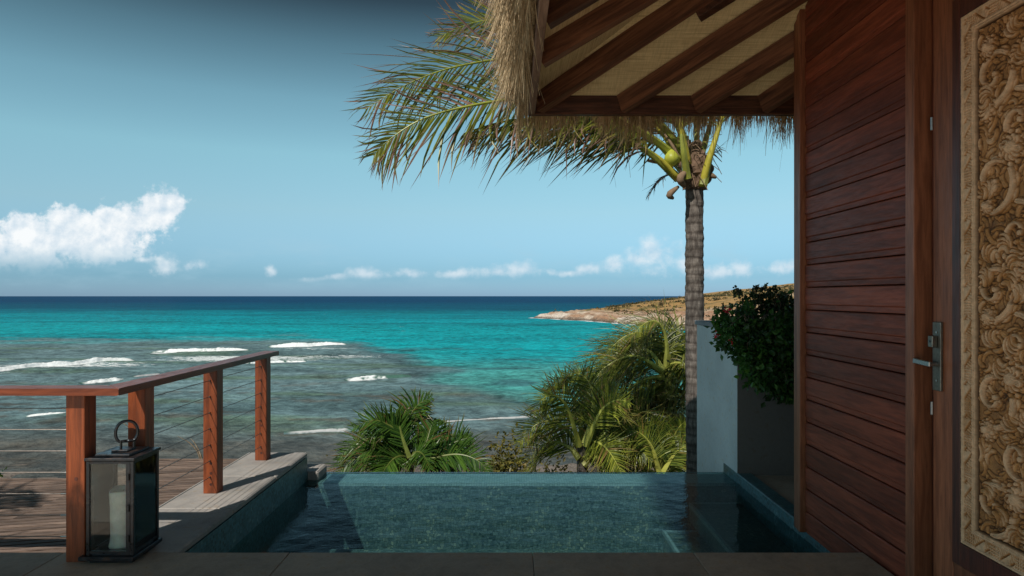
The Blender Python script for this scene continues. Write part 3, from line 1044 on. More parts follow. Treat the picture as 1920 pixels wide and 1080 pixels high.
def frond_mesh(pts, n_leaf=70, leaf_len=0.55, droop=0.5, wind=(0, 0, 0), width=0.022, start=0.16, col_a=(0.05, 0.11, 0.012),
               col_b=(0.17, 0.20, 0.02), tip_col=(0.24, 0.14, 0.08), rach_r=0.016, rach_col=(0.30, 0.32, 0.05), up_angle=0.35,
               seed=0, brown=0.2, fwd=0.55, ragged=0.12, plane_up=(0, 0, 1), petiole=2.6):
    """one pinnate palm frond: rachis tube and two rows of folded, drooping leaflets (world coords)"""
    rg = np.random.default_rng(seed)
    N = 40
    C = catmull(pts, N)
    T = np.gradient(C, axis=0); T /= np.linalg.norm(T, axis=1)[:, None]
    Vs = []; Fs = []; Cs = []; nv = 0
    # rachis, thick at the base
    mb = MB()
    tt = np.linspace(0, 1, N)
    rad = rach_r * (petiole * (1 - tt) ** 2.2 + 0.9 * (1 - tt) + 0.16)
    mb.tube(C, list(rad), 6)
    v = np.concatenate(mb.v)
    q = [f for f in mb.f if len(f) == 4]
    Vs.append(v); Fs.append(np.array(q)); Cs.append(np.tile(np.array(rach_col), (len(v), 1)) * (0.85 + 0.3 * rg.random()))
    nv = len(v)
    K = 5
    t0 = np.linspace(start, 0.995, n_leaf)
    wind = np.array(wind, float)
    for side in (-1, 1):
        t = np.clip(t0 + rg.normal(0, 0.25 / n_leaf, n_leaf), 0, 0.999)
        idx = t * (N - 1); i0 = idx.astype(int); f = (idx - i0)[:, None]
        i1 = np.minimum(i0 + 1, N - 1)
        P = C[i0] * (1 - f) + C[i1] * f
        tg = T[i0] * (1 - f) + T[i1] * f
        upv = np.array(plane_up, float)
        s = np.cross(tg, upv); s /= np.linalg.norm(s, axis=1)[:, None] + 1e-9
        u = np.cross(s, tg)
        rel = (t - start) / (1 - start)
        prof = (0.45 + 0.55 * np.sin(np.pi * np.clip(rel * 0.85 + 0.18, 0, 1))) * (1 - 0.55 * rel ** 3)
        Ln = leaf_len * prof * (1 + rg.normal(0, 0.08, n_leaf))
        Ln *= np.where(rg.random(n_leaf) < ragged, rg.uniform(0.4, 0.8, n_leaf), 1)
        fw = fwd + 0.55 * rel + rg.normal(0, 0.07, n_leaf)
        D = side * s * 1.0 + tg * fw[:, None] + u * (up_angle + rg.normal(0, 0.10, n_leaf))[:, None]
        D /= np.linalg.norm(D, axis=1)[:, None]
        dr = droop * (1 + rg.normal(0, 0.18, n_leaf)) * (0.7 + 0.6 * rel)
        wv = tg * 0.6 - D * 0 + rg.normal(0, 0.08, (n_leaf, 3))
        wv = wv + u * 0.0
        wv /= np.linalg.norm(wv, axis=1)[:, None]
        base_c = np.array(col_a)[None] + (np.array(col_b) - np.array(col_a))[None] * np.clip(rg.beta(1.6, 2.2, n_leaf) + 0.15 * (rel - 0.5), 0, 1)[:, None]
        isb = rg.random(n_leaf) < brown * 0.35
        base_c[isb] = np.array(tip_col) * rg.uniform(0.7, 1.2)
        verts = np.zeros((n_leaf, K, 3, 3)); cols = np.zeros((n_leaf, K, 3, 3))
        cut = np.clip(1 - brown * rg.random(n_leaf) * 1.2, 0.2, 1)
        curlv = rg.normal(0, 0.16, (n_leaf, 3))
        for k in range(K):
            ss = k / (K - 1)
            pos = P + D * (Ln * ss)[:, None] + np.array((0, 0, -1.0)) * (Ln * dr * ss ** 2)[:, None] + wind * (Ln * ss ** 2)[:, None] + curlv * (Ln * ss ** 3)[:, None]
            w = width * (0.55 + 1.2 * ss) * (1 - ss) ** 0.7 if ss < 1 else 0.0
            w = np.full(n_leaf, max(w, 0.0004)) * (0.8 + 0.4 * prof)
            fold = np.cross(D, wv); fold /= np.linalg.norm(fold, axis=1)[:, None] + 1e-9
            verts[:, k, 0] = pos - wv * w[:, None] / 2 + fold * (w * 0.28)[:, None]
            verts[:, k, 1] = pos
            verts[:, k, 2] = pos + wv * w[:, None] / 2 + fold * (w * 0.28)[:, None]
            tb = sstep(np.full(n_leaf, ss), cut - 0.12, cut + 0.12)[:, None]
            cc = base_c * (1 - tb) + np.array(tip_col)[None] * tb
            for j in range(3):
                cols[:, k, j] = cc * (0.92 if j == 1 else 1.0)
        v = verts.reshape(-1, 3)
        base = nv + (np.arange(n_leaf) * K * 3)[:, None, None] + (np.arange(K - 1) * 3)[None, :, None] + np.arange(2)[None, None, :]
        b = base.ravel()
        Fs.append(np.stack([b, b + 1, b + 4, b + 3], 1))
        Vs.append(v); Cs.append(cols.reshape(-1, 3)); nv += len(v)
    return np.concatenate(Vs), [np.concatenate(Fs)], np.concatenate(Cs)


def frond_obj(parent, pts, **kw):
    V, Fc, Cc = frond_mesh(pts, **kw)
    return centered('frond', V, Fc, M['leaf'], parent, Cc, False, base=tuple(pts[0]))


def arc_frond(c, az, el, L, curl, n=6, lean=(0, 0, 0)):
    """rachis points from crown c, starting at azimuth/elevation (deg), arching down by curl, blown by lean"""
    d = np.array((math.cos(R(az)) * math.cos(R(el)), math.sin(R(az)) * math.cos(R(el)), math.sin(R(el))))
    out = []
    for s in np.linspace(0, 1, n):
        p = np.array(c) + d * L * s + np.array((0, 0, -1)) * curl * L * s ** 2.2 + np.array(lean) * L * s ** 2
        out.append(p)
    return out


def trunk_mesh(base, top, r0, r1, lean=0.0, rings=36, n=20, seed=0):
    rg = np.random.default_rng(seed)
    base = np.array(base, float); top = np.array(top, float)
    H = top[2] - base[2]
    m = rings * 3 + 1
    V = np.zeros((m, n, 3)); C = np.zeros((m, n, 3))
    for i in range(m):
        t = i / (m - 1)
        ph = (i % 3)
        r = lerp(r0, r1, t) * (1 + 0.55 * math.exp(-t * 9))
        r *= (1.022, 1.0, 0.975)[ph] * (1 + rg.normal(0, 0.010))
        bend = lean * math.sin(math.pi * t)
        cx = lerp(base[0], top[0], t) + bend; cy = lerp(base[1], top[1], t)
        for k in range(n):
            a = 2 * math.pi * k / n
            rr = r * (1 + 0.035 * math.sin(3 * a + i * 0.5) + rg.normal(0, 0.014))
            V[i, k] = (cx + rr * math.cos(a), cy + rr * math.sin(a), base[2] + H * t + 0.012 * math.sin(a + i) + rg.normal(0, 0.004))
            C[i, k] = (0.55, 0.52, 0.5) if ph == 2 else (1.0, 0.98, 0.96)
    idx = np.arange(m - 1)[:, None] * n + np.arange(n)[None, :]
    j = np.arange(m - 1)[:, None] * n + (np.arange(n)[None, :] + 1) % n
    Fc = np.stack([idx.ravel(), j.ravel(), (j + n).ravel(), (idx + n).ravel()], 1)
    return V.reshape(-1, 3), Fc, C.reshape(-1, 3)


def px3(px, py, Y):
    return ((px - 960.0) * Y / F, Y, 1.5 - (py - 555.0) * Y / F)


# ------------------------------------------------------------------ the tall coconut palm by the terrace
def build_tall_palm():
    Yp = 8.45
    xb = 2.33
    gz = -3.4
    top = np.array(px3(1302, 352, Yp))
    t = thing('coconut_palm', (xb + 0.12, Yp, gz), 'tall coconut palm behind the white planter wall, its crown under the thatch', 'palm tree', None)
    V, Fc, Cc = trunk_mesh((2.45, Yp, gz), (top[0], Yp, top[2]), 0.132, 0.112, -0.03, 58, 22, 5)
    centered('trunk', V, Fc, M['trunk'], t, Cc, True, base=(2.45, Yp, gz))
    c = top + np.array((0, 0, 0.12))
    # fibrous crown base
    mb = MB()
    rg = np.random.default_rng(3)
    prof = []
    for i in range(14):
        s = i / 13
        prof.append((0.135 + 0.075 * math.sin(math.pi * min(1, s * 1.15)) - 0.05 * s, -0.10 + 0.62 * s))
    mb.lathe((c[0], c[1], c[2] - 0.05), prof, 22)
    VV = np.concatenate(mb.v); VV += rg.normal(0, 0.012, VV.shape)
    centered('crown_base', VV, mb.f, M['husk'], t, smooth=False)
    # visible fronds: points in the picture, with their own depths
    G = dict(col_a=(0.032, 0.065, 0.010), col_b=(0.26, 0.26, 0.022), tip_col=(0.26, 0.15, 0.11), brown=0.42)
    fr = [
        # upper of the two long fronds reaching left under the blue sky
        ([(1292, 300, 8.4), (1230, 225, 8.2), (1120, 150, 7.9), (1000, 110, 7.6), (870, 122, 7.3), (770, 155, 7.1), (685, 205, 7.0)], dict(n_leaf=100, leaf_len=1.05, droop=0.18, wind=(-0.10, 0, 0.0), up_angle=0.1, plane_up=(0, -0.85, 0.5), fwd=0.8)),
        # lower one
        ([(1285, 310, 8.3), (1215, 255, 8.0), (1110, 205, 7.6), (1000, 185, 7.2), (900, 195, 6.9), (800, 220, 6.75), (735, 258, 6.7), (700, 292, 6.7)], dict(n_leaf=104, leaf_len=0.85, droop=0.22, wind=(-0.05, 0, 0), up_angle=0.1, plane_up=(0, -0.85, 0.5), fwd=0.7)),
        # topmost, half behind the thatch
        ([(1296, 290, 8.5), (1240, 180, 8.6), (1130, 90, 8.6), (1010, 40, 8.6), (900, 40, 8.6), (820, 70, 8.6)], dict(n_leaf=94, leaf_len=1.0, droop=0.15, wind=(-0.1, 0, 0.05), up_angle=0.1, plane_up=(0, -0.85, 0.5), fwd=0.8)),
        # the three that run low behind the beam
        ([(1272, 335, 8.2), (1215, 285, 8.0), (1150, 252, 7.8), (1060, 228, 7.6), (960, 225, 7.4), (880, 245, 7.3)], dict(n_leaf=86, leaf_len=0.75, droop=0.75, wind=(-0.30, 0, -0.05), up_angle=0.15, start=0.2, brown=0.22, col_b=(0.34, 0.34, 0.03))),
        ([(1282, 322, 8.6), (1225, 262, 8.9), (1150, 225, 9.0), (1060, 215, 9.1), (970, 232, 9.2)], dict(n_leaf=86, leaf_len=0.78, droop=0.9, wind=(-0.35, 0, -0.05), up_angle=0.1, start=0.2, brown=0.22, col_b=(0.34, 0.34, 0.03))),
        ([(1286, 315, 8.5), (1250, 250, 8.8), (1190, 205, 9.2), (1110, 190, 9.5), (1020, 205, 9.8)], dict(n_leaf=84, leaf_len=0.85, droop=0.8, wind=(-0.35, 0, 0), up_angle=0.2, start=0.2, brown=0.22, col_b=(0.34, 0.34, 0.03))),
        # straight up and right, going up behind the roof
        ([(1288, 335, 8.2), (1280, 270, 8.1), (1272, 190, 8.2), (1240, 90, 8.6), (1170, 20, 9.2)], dict(n_leaf=70, leaf_len=0.75, droop=0.4, wind=(-0.4, 0, 0), start=0.35)),
        ([(1303, 310, 8.5), (1306, 250, 8.6), (1300, 170, 8.9), (1260, 80, 9.4), (1190, 10, 10.0)], dict(n_leaf=70, leaf_len=0.75, droop=0.4, wind=(-0.4, 0, 0), start=0.35)),
        ([(1318, 348, 8.25), (1335, 280, 8.3), (1352, 215, 8.5), (1362, 130, 8.9), (1340, 40, 9.5)], dict(n_leaf=70, leaf_len=0.70, droop=0.4, wind=(-0.4, 0, 0), start=0.42)),
        ([(1312, 300, 8.7), (1330, 240, 9.0), (1348, 180, 9.4), (1350, 100, 10.0), (1320, 30, 10.6)], dict(n_leaf=70, leaf_len=0.7, droop=0.4, wind=(-0.4, 0, 0), start=0.42)),
    ]
    for i, (pp, kw) in enumerate(fr):
        pts = [px3(*q) for q in pp]
        k = dict(G); k.update(kw); k['seed'] = 40 + i
        k.setdefault('rach_r', 0.017); k['width'] = 0.038
        k['petiole'] = 2.3
        frond_obj(t, pts, **k)
    # broad yellow petioles over the crown base
    for pts, r in [([(1273, 338, 8.15), (1240, 300, 8.05), (1200, 275, 8.0), (1165, 257, 7.9)], 0.030),
                   ([(1290, 308, 8.22), (1284, 275, 8.15), (1278, 245, 8.1), (1272, 210, 8.1)], 0.042),
                   ([(1317, 350, 8.28), (1326, 310, 8.22), (1340, 265, 8.2), (1356, 212, 8.25)], 0.046),
                   ([(1304, 285, 8.6), (1306, 255, 8.6), (1307, 215, 8.6)], 0.030),
                   ([(1262, 285, 8.5), (1246, 258, 8.5), (1225, 232, 8.5)], 0.026)]:
        P = catmull([px3(*q) for q in pts], 10)
        MB().tube(P, [r * (1.15 - 0.55 * s) for s in np.linspace(0, 1, 10)], 8).build('petiole', M['petiole'], t, True)
    # coconuts
    for (px, py, Y, r, mm) in [(1259, 297, 8.1, 0.092, 'coconut'), (1273, 268, 8.35, 0.075, 'coconut'), (1329, 316, 8.5, 0.07, 'husk'), (1326, 335, 8.55, 0.06, 'husk'), (1281, 308, 8.25, 0.07, 'husk')]:
        c0 = px3(px, py, Y)
        pr = [(r * math.sin(math.pi * s) ** 0.8 * (1 - 0.12 * s) + 0.002, 1.2 * r * (1 - 2 * (1 - s)) * 1.05) for s in np.linspace(0.02, 0.98, 12)]
        MB().lathe(c0, pr, 18).build('coconut', M[mm], t, True, label='yellow green coconut' if mm == 'coconut' else 'dark dried coconut')
    # dry sheaths, spathes
    for pts, w in [([(1262, 372, 8.2), (1255, 365, 8.15), (1272, 350, 8.2)], 0.06), ([(1213, 301, 8.2), (1235, 303, 8.2), (1262, 306, 8.2)], 0.045),
                   ([(1283, 350, 8.2), (1275, 335, 8.1), (1288, 320, 8.2)], 0.07), ([(1343, 333, 8.3), (1332, 328, 8.3), (1322, 318, 8.35)], 0.055),
                   ([(1245, 250, 8.2), (1262, 275, 8.2), (1276, 300, 8.2)], 0.03), ([(1323, 345, 8.35), (1321, 330, 8.3), (1320, 318, 8.3)], 0.05)]:
        P = catmull([px3(*q) for q in pts], 8)
        MB().tube(P, [0.55 * w * (0.25 + math.sin(math.pi * (0.1 + 0.8 * s))) for s in np.linspace(0, 1, 8)], 7).build('dry_sheath', M['spathe'], t, True)
    # small dead frond hanging at the left and a wisp to the right
    frond_obj(t, [px3(1262, 325, 8.2), px3(1248, 330, 8.2), px3(1232, 345, 8.2), px3(1215, 368, 8.2)], n_leaf=26, leaf_len=0.22, droop=0.5, width=0.016,
              col_a=(0.03, 0.03, 0.035), col_b=(0.07, 0.07, 0.07), tip_col=(0.06, 0.06, 0.05), rach_r=0.006, rach_col=(0.06, 0.05, 0.04), seed=91)
    frond_obj(t, [px3(1322, 300, 8.5), px3(1335, 290, 8.5), px3(1346, 284, 8.5)], n_leaf=12, leaf_len=0.35, droop=0.5, width=0.012,
              col_a=(0.06, 0.05, 0.04), col_b=(0.12, 0.10, 0.06), tip_col=(0.10, 0.08, 0.06), rach_r=0.006, rach_col=(0.1, 0.08, 0.05), seed=92)
    # fibres
    mbf = MB()
    for k in range(46):
        a = rg.uniform(0, 2 * math.pi); h = rg.uniform(0.1, 0.55)
        p0 = c + np.array((0.13 * math.cos(a), 0.13 * math.sin(a), h - 0.1))
        p1 = p0 + np.array((0.10 * math.cos(a), 0.10 * math.sin(a), rg.uniform(-0.05, 0.12)))
        p2 = p1 + np.array((0.12 * math.cos(a + 0.5), 0.12 * math.sin(a + 0.5), rg.uniform(-0.2, 0.05)))
        mbf.tube(catmull([p0, p1, p2], 5), 0.004, 4)
    mbf.build('crown_fibre', M['spathe'], t, False, kind='stuff')


build_tall_palm()


def build_low_palms():
    # crown centre in the picture, depth, trunk, list of fronds (azimuth deg from +X, elevation, length, curl)
    def palm(name_label, px, py, Y, fronds, kw, r=0.09, tilt=0.0, cat='palm tree', group=None):
        c = np.array(px3(px, py, Y))
        gz = land_z(c[0], Y) - 0.2
        t = thing('coconut_palm' if 'coconut' in name_label else 'palm', (c[0], Y, gz), name_label, cat, group)
        V, Fc, Cc = trunk_mesh((c[0] + tilt, Y, gz), (c[0], Y, c[2] + 0.05), r * 1.2, r, 0, 16, 12, int(px))
        centered('trunk', V, Fc, M['trunk'], t, Cc, True, base=(c[0] + tilt, Y, gz))
        for i, (az, el, L, curl) in enumerate(fronds):
            k = dict(kw); k['seed'] = int(px) + i
            lean = k.pop('lean', (0, 0, 0))
            pts = arc_frond(c, az, el, L, curl, 7, lean)
            frond_obj(t, pts, **k)
        return t
    def hand(t, Y0, lists, kw, seed):
        for i, pp in enumerate(lists):
            k = dict(kw); k.pop('lean', None); k['seed'] = seed + i
            if len(pp[0]) == 2:
                pp = [(a, b, Y0 + 0.25 * math.sin(i * 2.1) - 0.10 * j * math.cos(i * 1.3)) for j, (a, b) in enumerate(pp)]
            pts = [px3(*q) for q in pp]
            frond_obj(t, pts, **k)
    FACE = (0, -0.85, 0.55)
    # dark low palm, left
    kw = dict(n_leaf=44, leaf_len=0.54, droop=0.18, width=0.040, start=0.16, col_a=(0.018, 0.060, 0.012), col_b=(0.11, 0.21, 0.026),
              tip_col=(0.22, 0.13, 0.05), brown=0.10, rach_r=0.013, up_angle=0.35, fwd=0.75, wind=(-0.08, 0, 0), rach_col=(0.18, 0.22, 0.05), plane_up=FACE)
    fl = [(20, 35, 1.2, 0.5), (100, 35, 1.2, 0.6), (250, 30, 1.2, 0.6), (300, 40, 1.2, 0.6), (200, 40, 1.1, 0.5)]
    t = palm('dark green low palm with stiff arching fronds, left of the yellow green palms', 768, 862, 11.5, fl, kw, 0.08)
    hand(t, 11.4, [
        [(764, 850), (748, 812), (727, 796), (700, 788), (664, 800)],
        [(766, 850), (764, 805), (772, 776), (786, 757), (808, 746)],
        [(768, 862), (796, 835), (806, 808), (812, 788)],
        [(762, 860), (735, 832), (700, 822), (662, 832), (632, 862)],
        [(764, 866), (725, 850), (690, 850), (655, 868), (632, 892)],
        [(772, 866), (815, 858), (858, 852), (893, 862), (918, 886)],
        [(774, 864), (820, 846), (856, 828), (882, 820)],
        [(770, 868), (740, 868), (705, 872), (670, 892)],
        [(768, 858), (754, 818), (748, 790), (742, 775)],
        [(776, 868), (806, 868), (835, 876), (860, 895)],
        [(770, 870), (760, 862), (742, 862), (722, 876)],
    ], kw, 1200)
    # yellow green coconut palm in the middle
    kw = dict(n_leaf=60, leaf_len=0.52, droop=0.16, width=0.024, start=0.16, col_a=(0.032, 0.070, 0.012), col_b=(0.40, 0.43, 0.055),
              tip_col=(0.30, 0.20, 0.07), brown=0.18, rach_r=0.015, up_angle=0.25, fwd=0.6, wind=(-0.08, 0, 0), rach_col=(0.42, 0.44, 0.09), plane_up=FACE)
    fl = [(60, 45, 1.4, 0.6), (20, 40, 1.4, 0.7), (-20, 35, 1.3, 0.7), (300, 30, 1.1, 0.7)]
    t = palm('yellow green coconut palm with upright arching fronds in the middle of the palm clump', 1092, 835, 10.2, fl, kw, 0.085)
    hand(t, 10.1, [
        [(1086, 836), (1076, 800), (1062, 761), (1040, 742), (1016, 750), (998, 784)],
        [(1090, 832), (1088, 790), (1078, 756), (1064, 727), (1048, 718), (1020, 724)],
        [(1096, 832), (1108, 790), (1112, 744), (1102, 713), (1081, 700), (1056, 706)],
        [(1086, 860), (1066, 838), (1034, 829), (1004, 845), (986, 888)],
        [(1086, 842), (1062, 806), (1030, 790), (1000, 800), (974, 834)],
        [(1098, 836), (1124, 776), (1150, 752), (1180, 752)],
        [(1094, 872), (1122, 846), (1152, 818), (1186, 806)],
        [(1096, 848), (1116, 812), (1140, 800), (1162, 812)],
        [(1096, 862), (1112, 850), (1130, 862), (1142, 890)],
    ], kw, 1300)
    # taller one at the right, blown left
    kw = dict(n_leaf=80, leaf_len=0.88, droop=0.42, width=0.026, start=0.12, col_a=(0.018, 0.045, 0.012), col_b=(0.34, 0.36, 0.050),
              tip_col=(0.28, 0.20, 0.07), brown=0.2, rach_r=0.018, up_angle=0.15, fwd=0.55, wind=(-0.15, 0, 0), rach_col=(0.40, 0.42, 0.09), plane_up=(0, -0.6, 0.8))
    fl = [(90, 50, 1.9, 0.8), (60, 40, 1.9, 0.8), (20, 50, 1.7, 0.9), (-20, 40, 1.6, 0.9), (120, 45, 2.0, 0.8), (300, 30, 1.6, 0.9)]
    t = palm('shaggy taller coconut palm with fronds blown to the left, beside the tall trunk', 1246, 690, 13.5, fl, kw, 0.10, 0.25)
    hand(t, 13.3, [
        [(1248, 690), (1250, 650), (1243, 618), (1228, 602), (1204, 610), (1182, 636)],
        [(1246, 690), (1232, 648), (1200, 624), (1164, 636), (1130, 672)],
        [(1244, 694), (1214, 658), (1164, 662), (1122, 700), (1096, 738)],
        [(1244, 700), (1204, 682), (1154, 700), (1112, 744)],
        [(1250, 688), (1262, 644), (1276, 624), (1288, 648)],
        [(1244, 706), (1208, 712), (1168, 740), (1138, 786)],
        [(1252, 696), (1276, 690), (1292, 716), (1296, 760)],
        [(1242, 712), (1206, 742), (1180, 786), (1168, 830)],
        [(1288, 698), (1270, 704), (1250, 722), (1238, 750)],
        [(1290, 742), (1264, 732), (1240, 748), (1226, 780)],
        [(1244, 720), (1222, 760), (1204, 812), (1190, 850)],
        [(1250, 710), (1262, 742), (1266, 790), (1262, 830)],
        [(1240, 720), (1190, 752), (1140, 760), (1100, 790)],
        [(1244, 692), (1206, 642), (1158, 644), (1110, 694), (1080, 728)],
        [(1244, 696), (1190, 668), (1136, 688), (1092, 742)],
        [(1246, 694), (1262, 650), (1284, 650), (1296, 690)],
    ], kw, 1400)
    # bright young palm low right
    kw = dict(n_leaf=46, leaf_len=0.48, droop=0.22, width=0.024, start=0.14, col_a=(0.055, 0.10, 0.014), col_b=(0.30, 0.34, 0.045),
              tip_col=(0.32, 0.22, 0.06), brown=0.2, rach_r=0.013, up_angle=0.3, fwd=0.6, wind=(-0.1, 0, 0), rach_col=(0.45, 0.45, 0.09), plane_up=FACE)
    fl = [(60, 60, 1.2, 0.6), (20, 50, 1.2, 0.6), (100, 55, 1.2, 0.6), (140, 50, 1.2, 0.6)]
    t = palm('bright young coconut palm low in the clump left of the foot of the tall trunk', 1238, 888, 10.4, fl, kw, 0.07)
    hand(t, 10.3, [
        [(1240, 890), (1240, 845), (1234, 806), (1226, 782)],
        [(1236, 890), (1216, 856), (1186, 842), (1152, 848)],
        [(1242, 888), (1262, 856), (1280, 840), (1296, 838)],
        [(1232, 892), (1204, 874), (1172, 866), (1140, 880)],
        [(1240, 890), (1254, 842), (1270, 806), (1284, 790)],
        [(1236, 886), (1222, 838), (1200, 812), (1178, 806)],
        [(1244, 890), (1266, 876), (1284, 880), (1298, 896)],
    ], kw, 1500)
    # second middle crown that fills the clump behind
    kw = dict(n_leaf=56, leaf_len=0.62, droop=0.40, width=0.026, start=0.14, col_a=(0.024, 0.055, 0.010), col_b=(0.14, 0.18, 0.026),
              tip_col=(0.26, 0.17, 0.06), brown=0.3, rach_r=0.015, up_angle=0.25, fwd=0.55, wind=(-0.15, 0, 0), rach_col=(0.36, 0.36, 0.08))
    fl = [(az, el, L, cu) for az, el, L, cu in zip(range(90, 450, 51), [40, 25, 55, 10, 45, 30, 60], [1.9] * 7, [0.7, 0.5, 0.7, 0.4, 0.7, 0.6, 0.7, 0.5, 0.7, 0.6, 0.4, 0.7])]
    palm('dull green palm half hidden between the middle and the taller coconut palm', 1175, 800, 12.6, fl, kw, 0.08)


build_low_palms()


def leaf_cloud(P, Nrm, size, colA, colB, rg, shape='oval', aspect=1.6):
    """P (n,3) leaf positions, Nrm rough normals -> quads pairs (folded oval leaves)"""
    n = len(P)
    d = rg.normal(0, 1, (n, 3)) * 0.8 + Nrm * 0.7 + np.array((0, 0, -0.25))
    d /= np.linalg.norm(d, axis=1)[:, None]
    r = rg.normal(0, 1, (n, 3)); s = np.cross(d, r); s /= np.linalg.norm(s, axis=1)[:, None]
    u = np.cross(s, d)
    L = size * rg.uniform(0.7, 1.3, n)[:, None]; W = L / aspect
    V = np.stack([P, P + d * L * 0.45 + s * W * 0.5 + u * W * 0.15, P + d * L, P + d * L * 0.45 - s * W * 0.5 + u * W * 0.15, P + d * L * 0.5 - u * W * 0.02], 1)
    b = (np.arange(n) * 5)[:, None]
    Fq = np.concatenate([b + np.array([0, 1, 4]), b + np.array([1, 2, 4]), b + np.array([2, 3, 4]), b + np.array([3, 0, 4])], 0)
    t = rg.beta(1.5, 2.5, n)[:, None]
    C = np.array(colA)[None] * (1 - t) + np.array(colB)[None] * t
    C = np.repeat(C[:, None], 5, 1).reshape(-1, 3)
    return V.reshape(-1, 3), Fq, C


def shrub(label, c, rad, n, size, cA, cB, seed, name='shrub', cat='shrub', group=None, stems=7, aspect=1.8):
    rg = np.random.default_rng(seed)
    t = thing(name, tuple(c), label, cat, group)
    c = np.array(c, float); rad = np.array(rad, float)
    ends = []
    mb = MB()
    for k in range(stems):
        a = rg.uniform(0, 2 * math.pi); el = rg.uniform(0.35, 1.4)
        e = c + rad * np.array((math.cos(a) * math.cos(el), math.sin(a) * math.cos(el), math.sin(el))) * rg.uniform(0.65, 1.0)
        mid = (c + e) / 2 + rg.normal(0, 0.08, 3) * rad
        mb.tube(catmull([c, mid, e], 7), [max(0.004, 0.02 * rad[0] * (1 - 0.8 * s)) for s in np.linspace(0, 1, 7)], 5)
        ends.append((c, mid, e))
    mb.build('stem', M['driftwood'], t, True)
    # clumps
    P = []; N_ = []
    nc = max(5, stems * 2)
    cl = []
    for k in range(nc):
        a, m_, e = ends[k % stems]
        s = rg.uniform(0.55, 1.0)
        cl.append(a * (1 - s) ** 2 + 2 * m_ * s * (1 - s) + e * s * s)
    for k in range(n):
        q = cl[rg.integers(nc)]
        dv = rg.normal(0, 1, 3); dv /= np.linalg.norm(dv)
        rr = rad * rg.uniform(0.15, 0.42)
        P.append(q + dv * rr); N_.append(dv)
    V, Fq, C = leaf_cloud(np.array(P), np.array(N_), size, cA, cB, rg, aspect=aspect)
    centered('foliage', V, Fq, M['bush_leaf'], t, C)
    return t


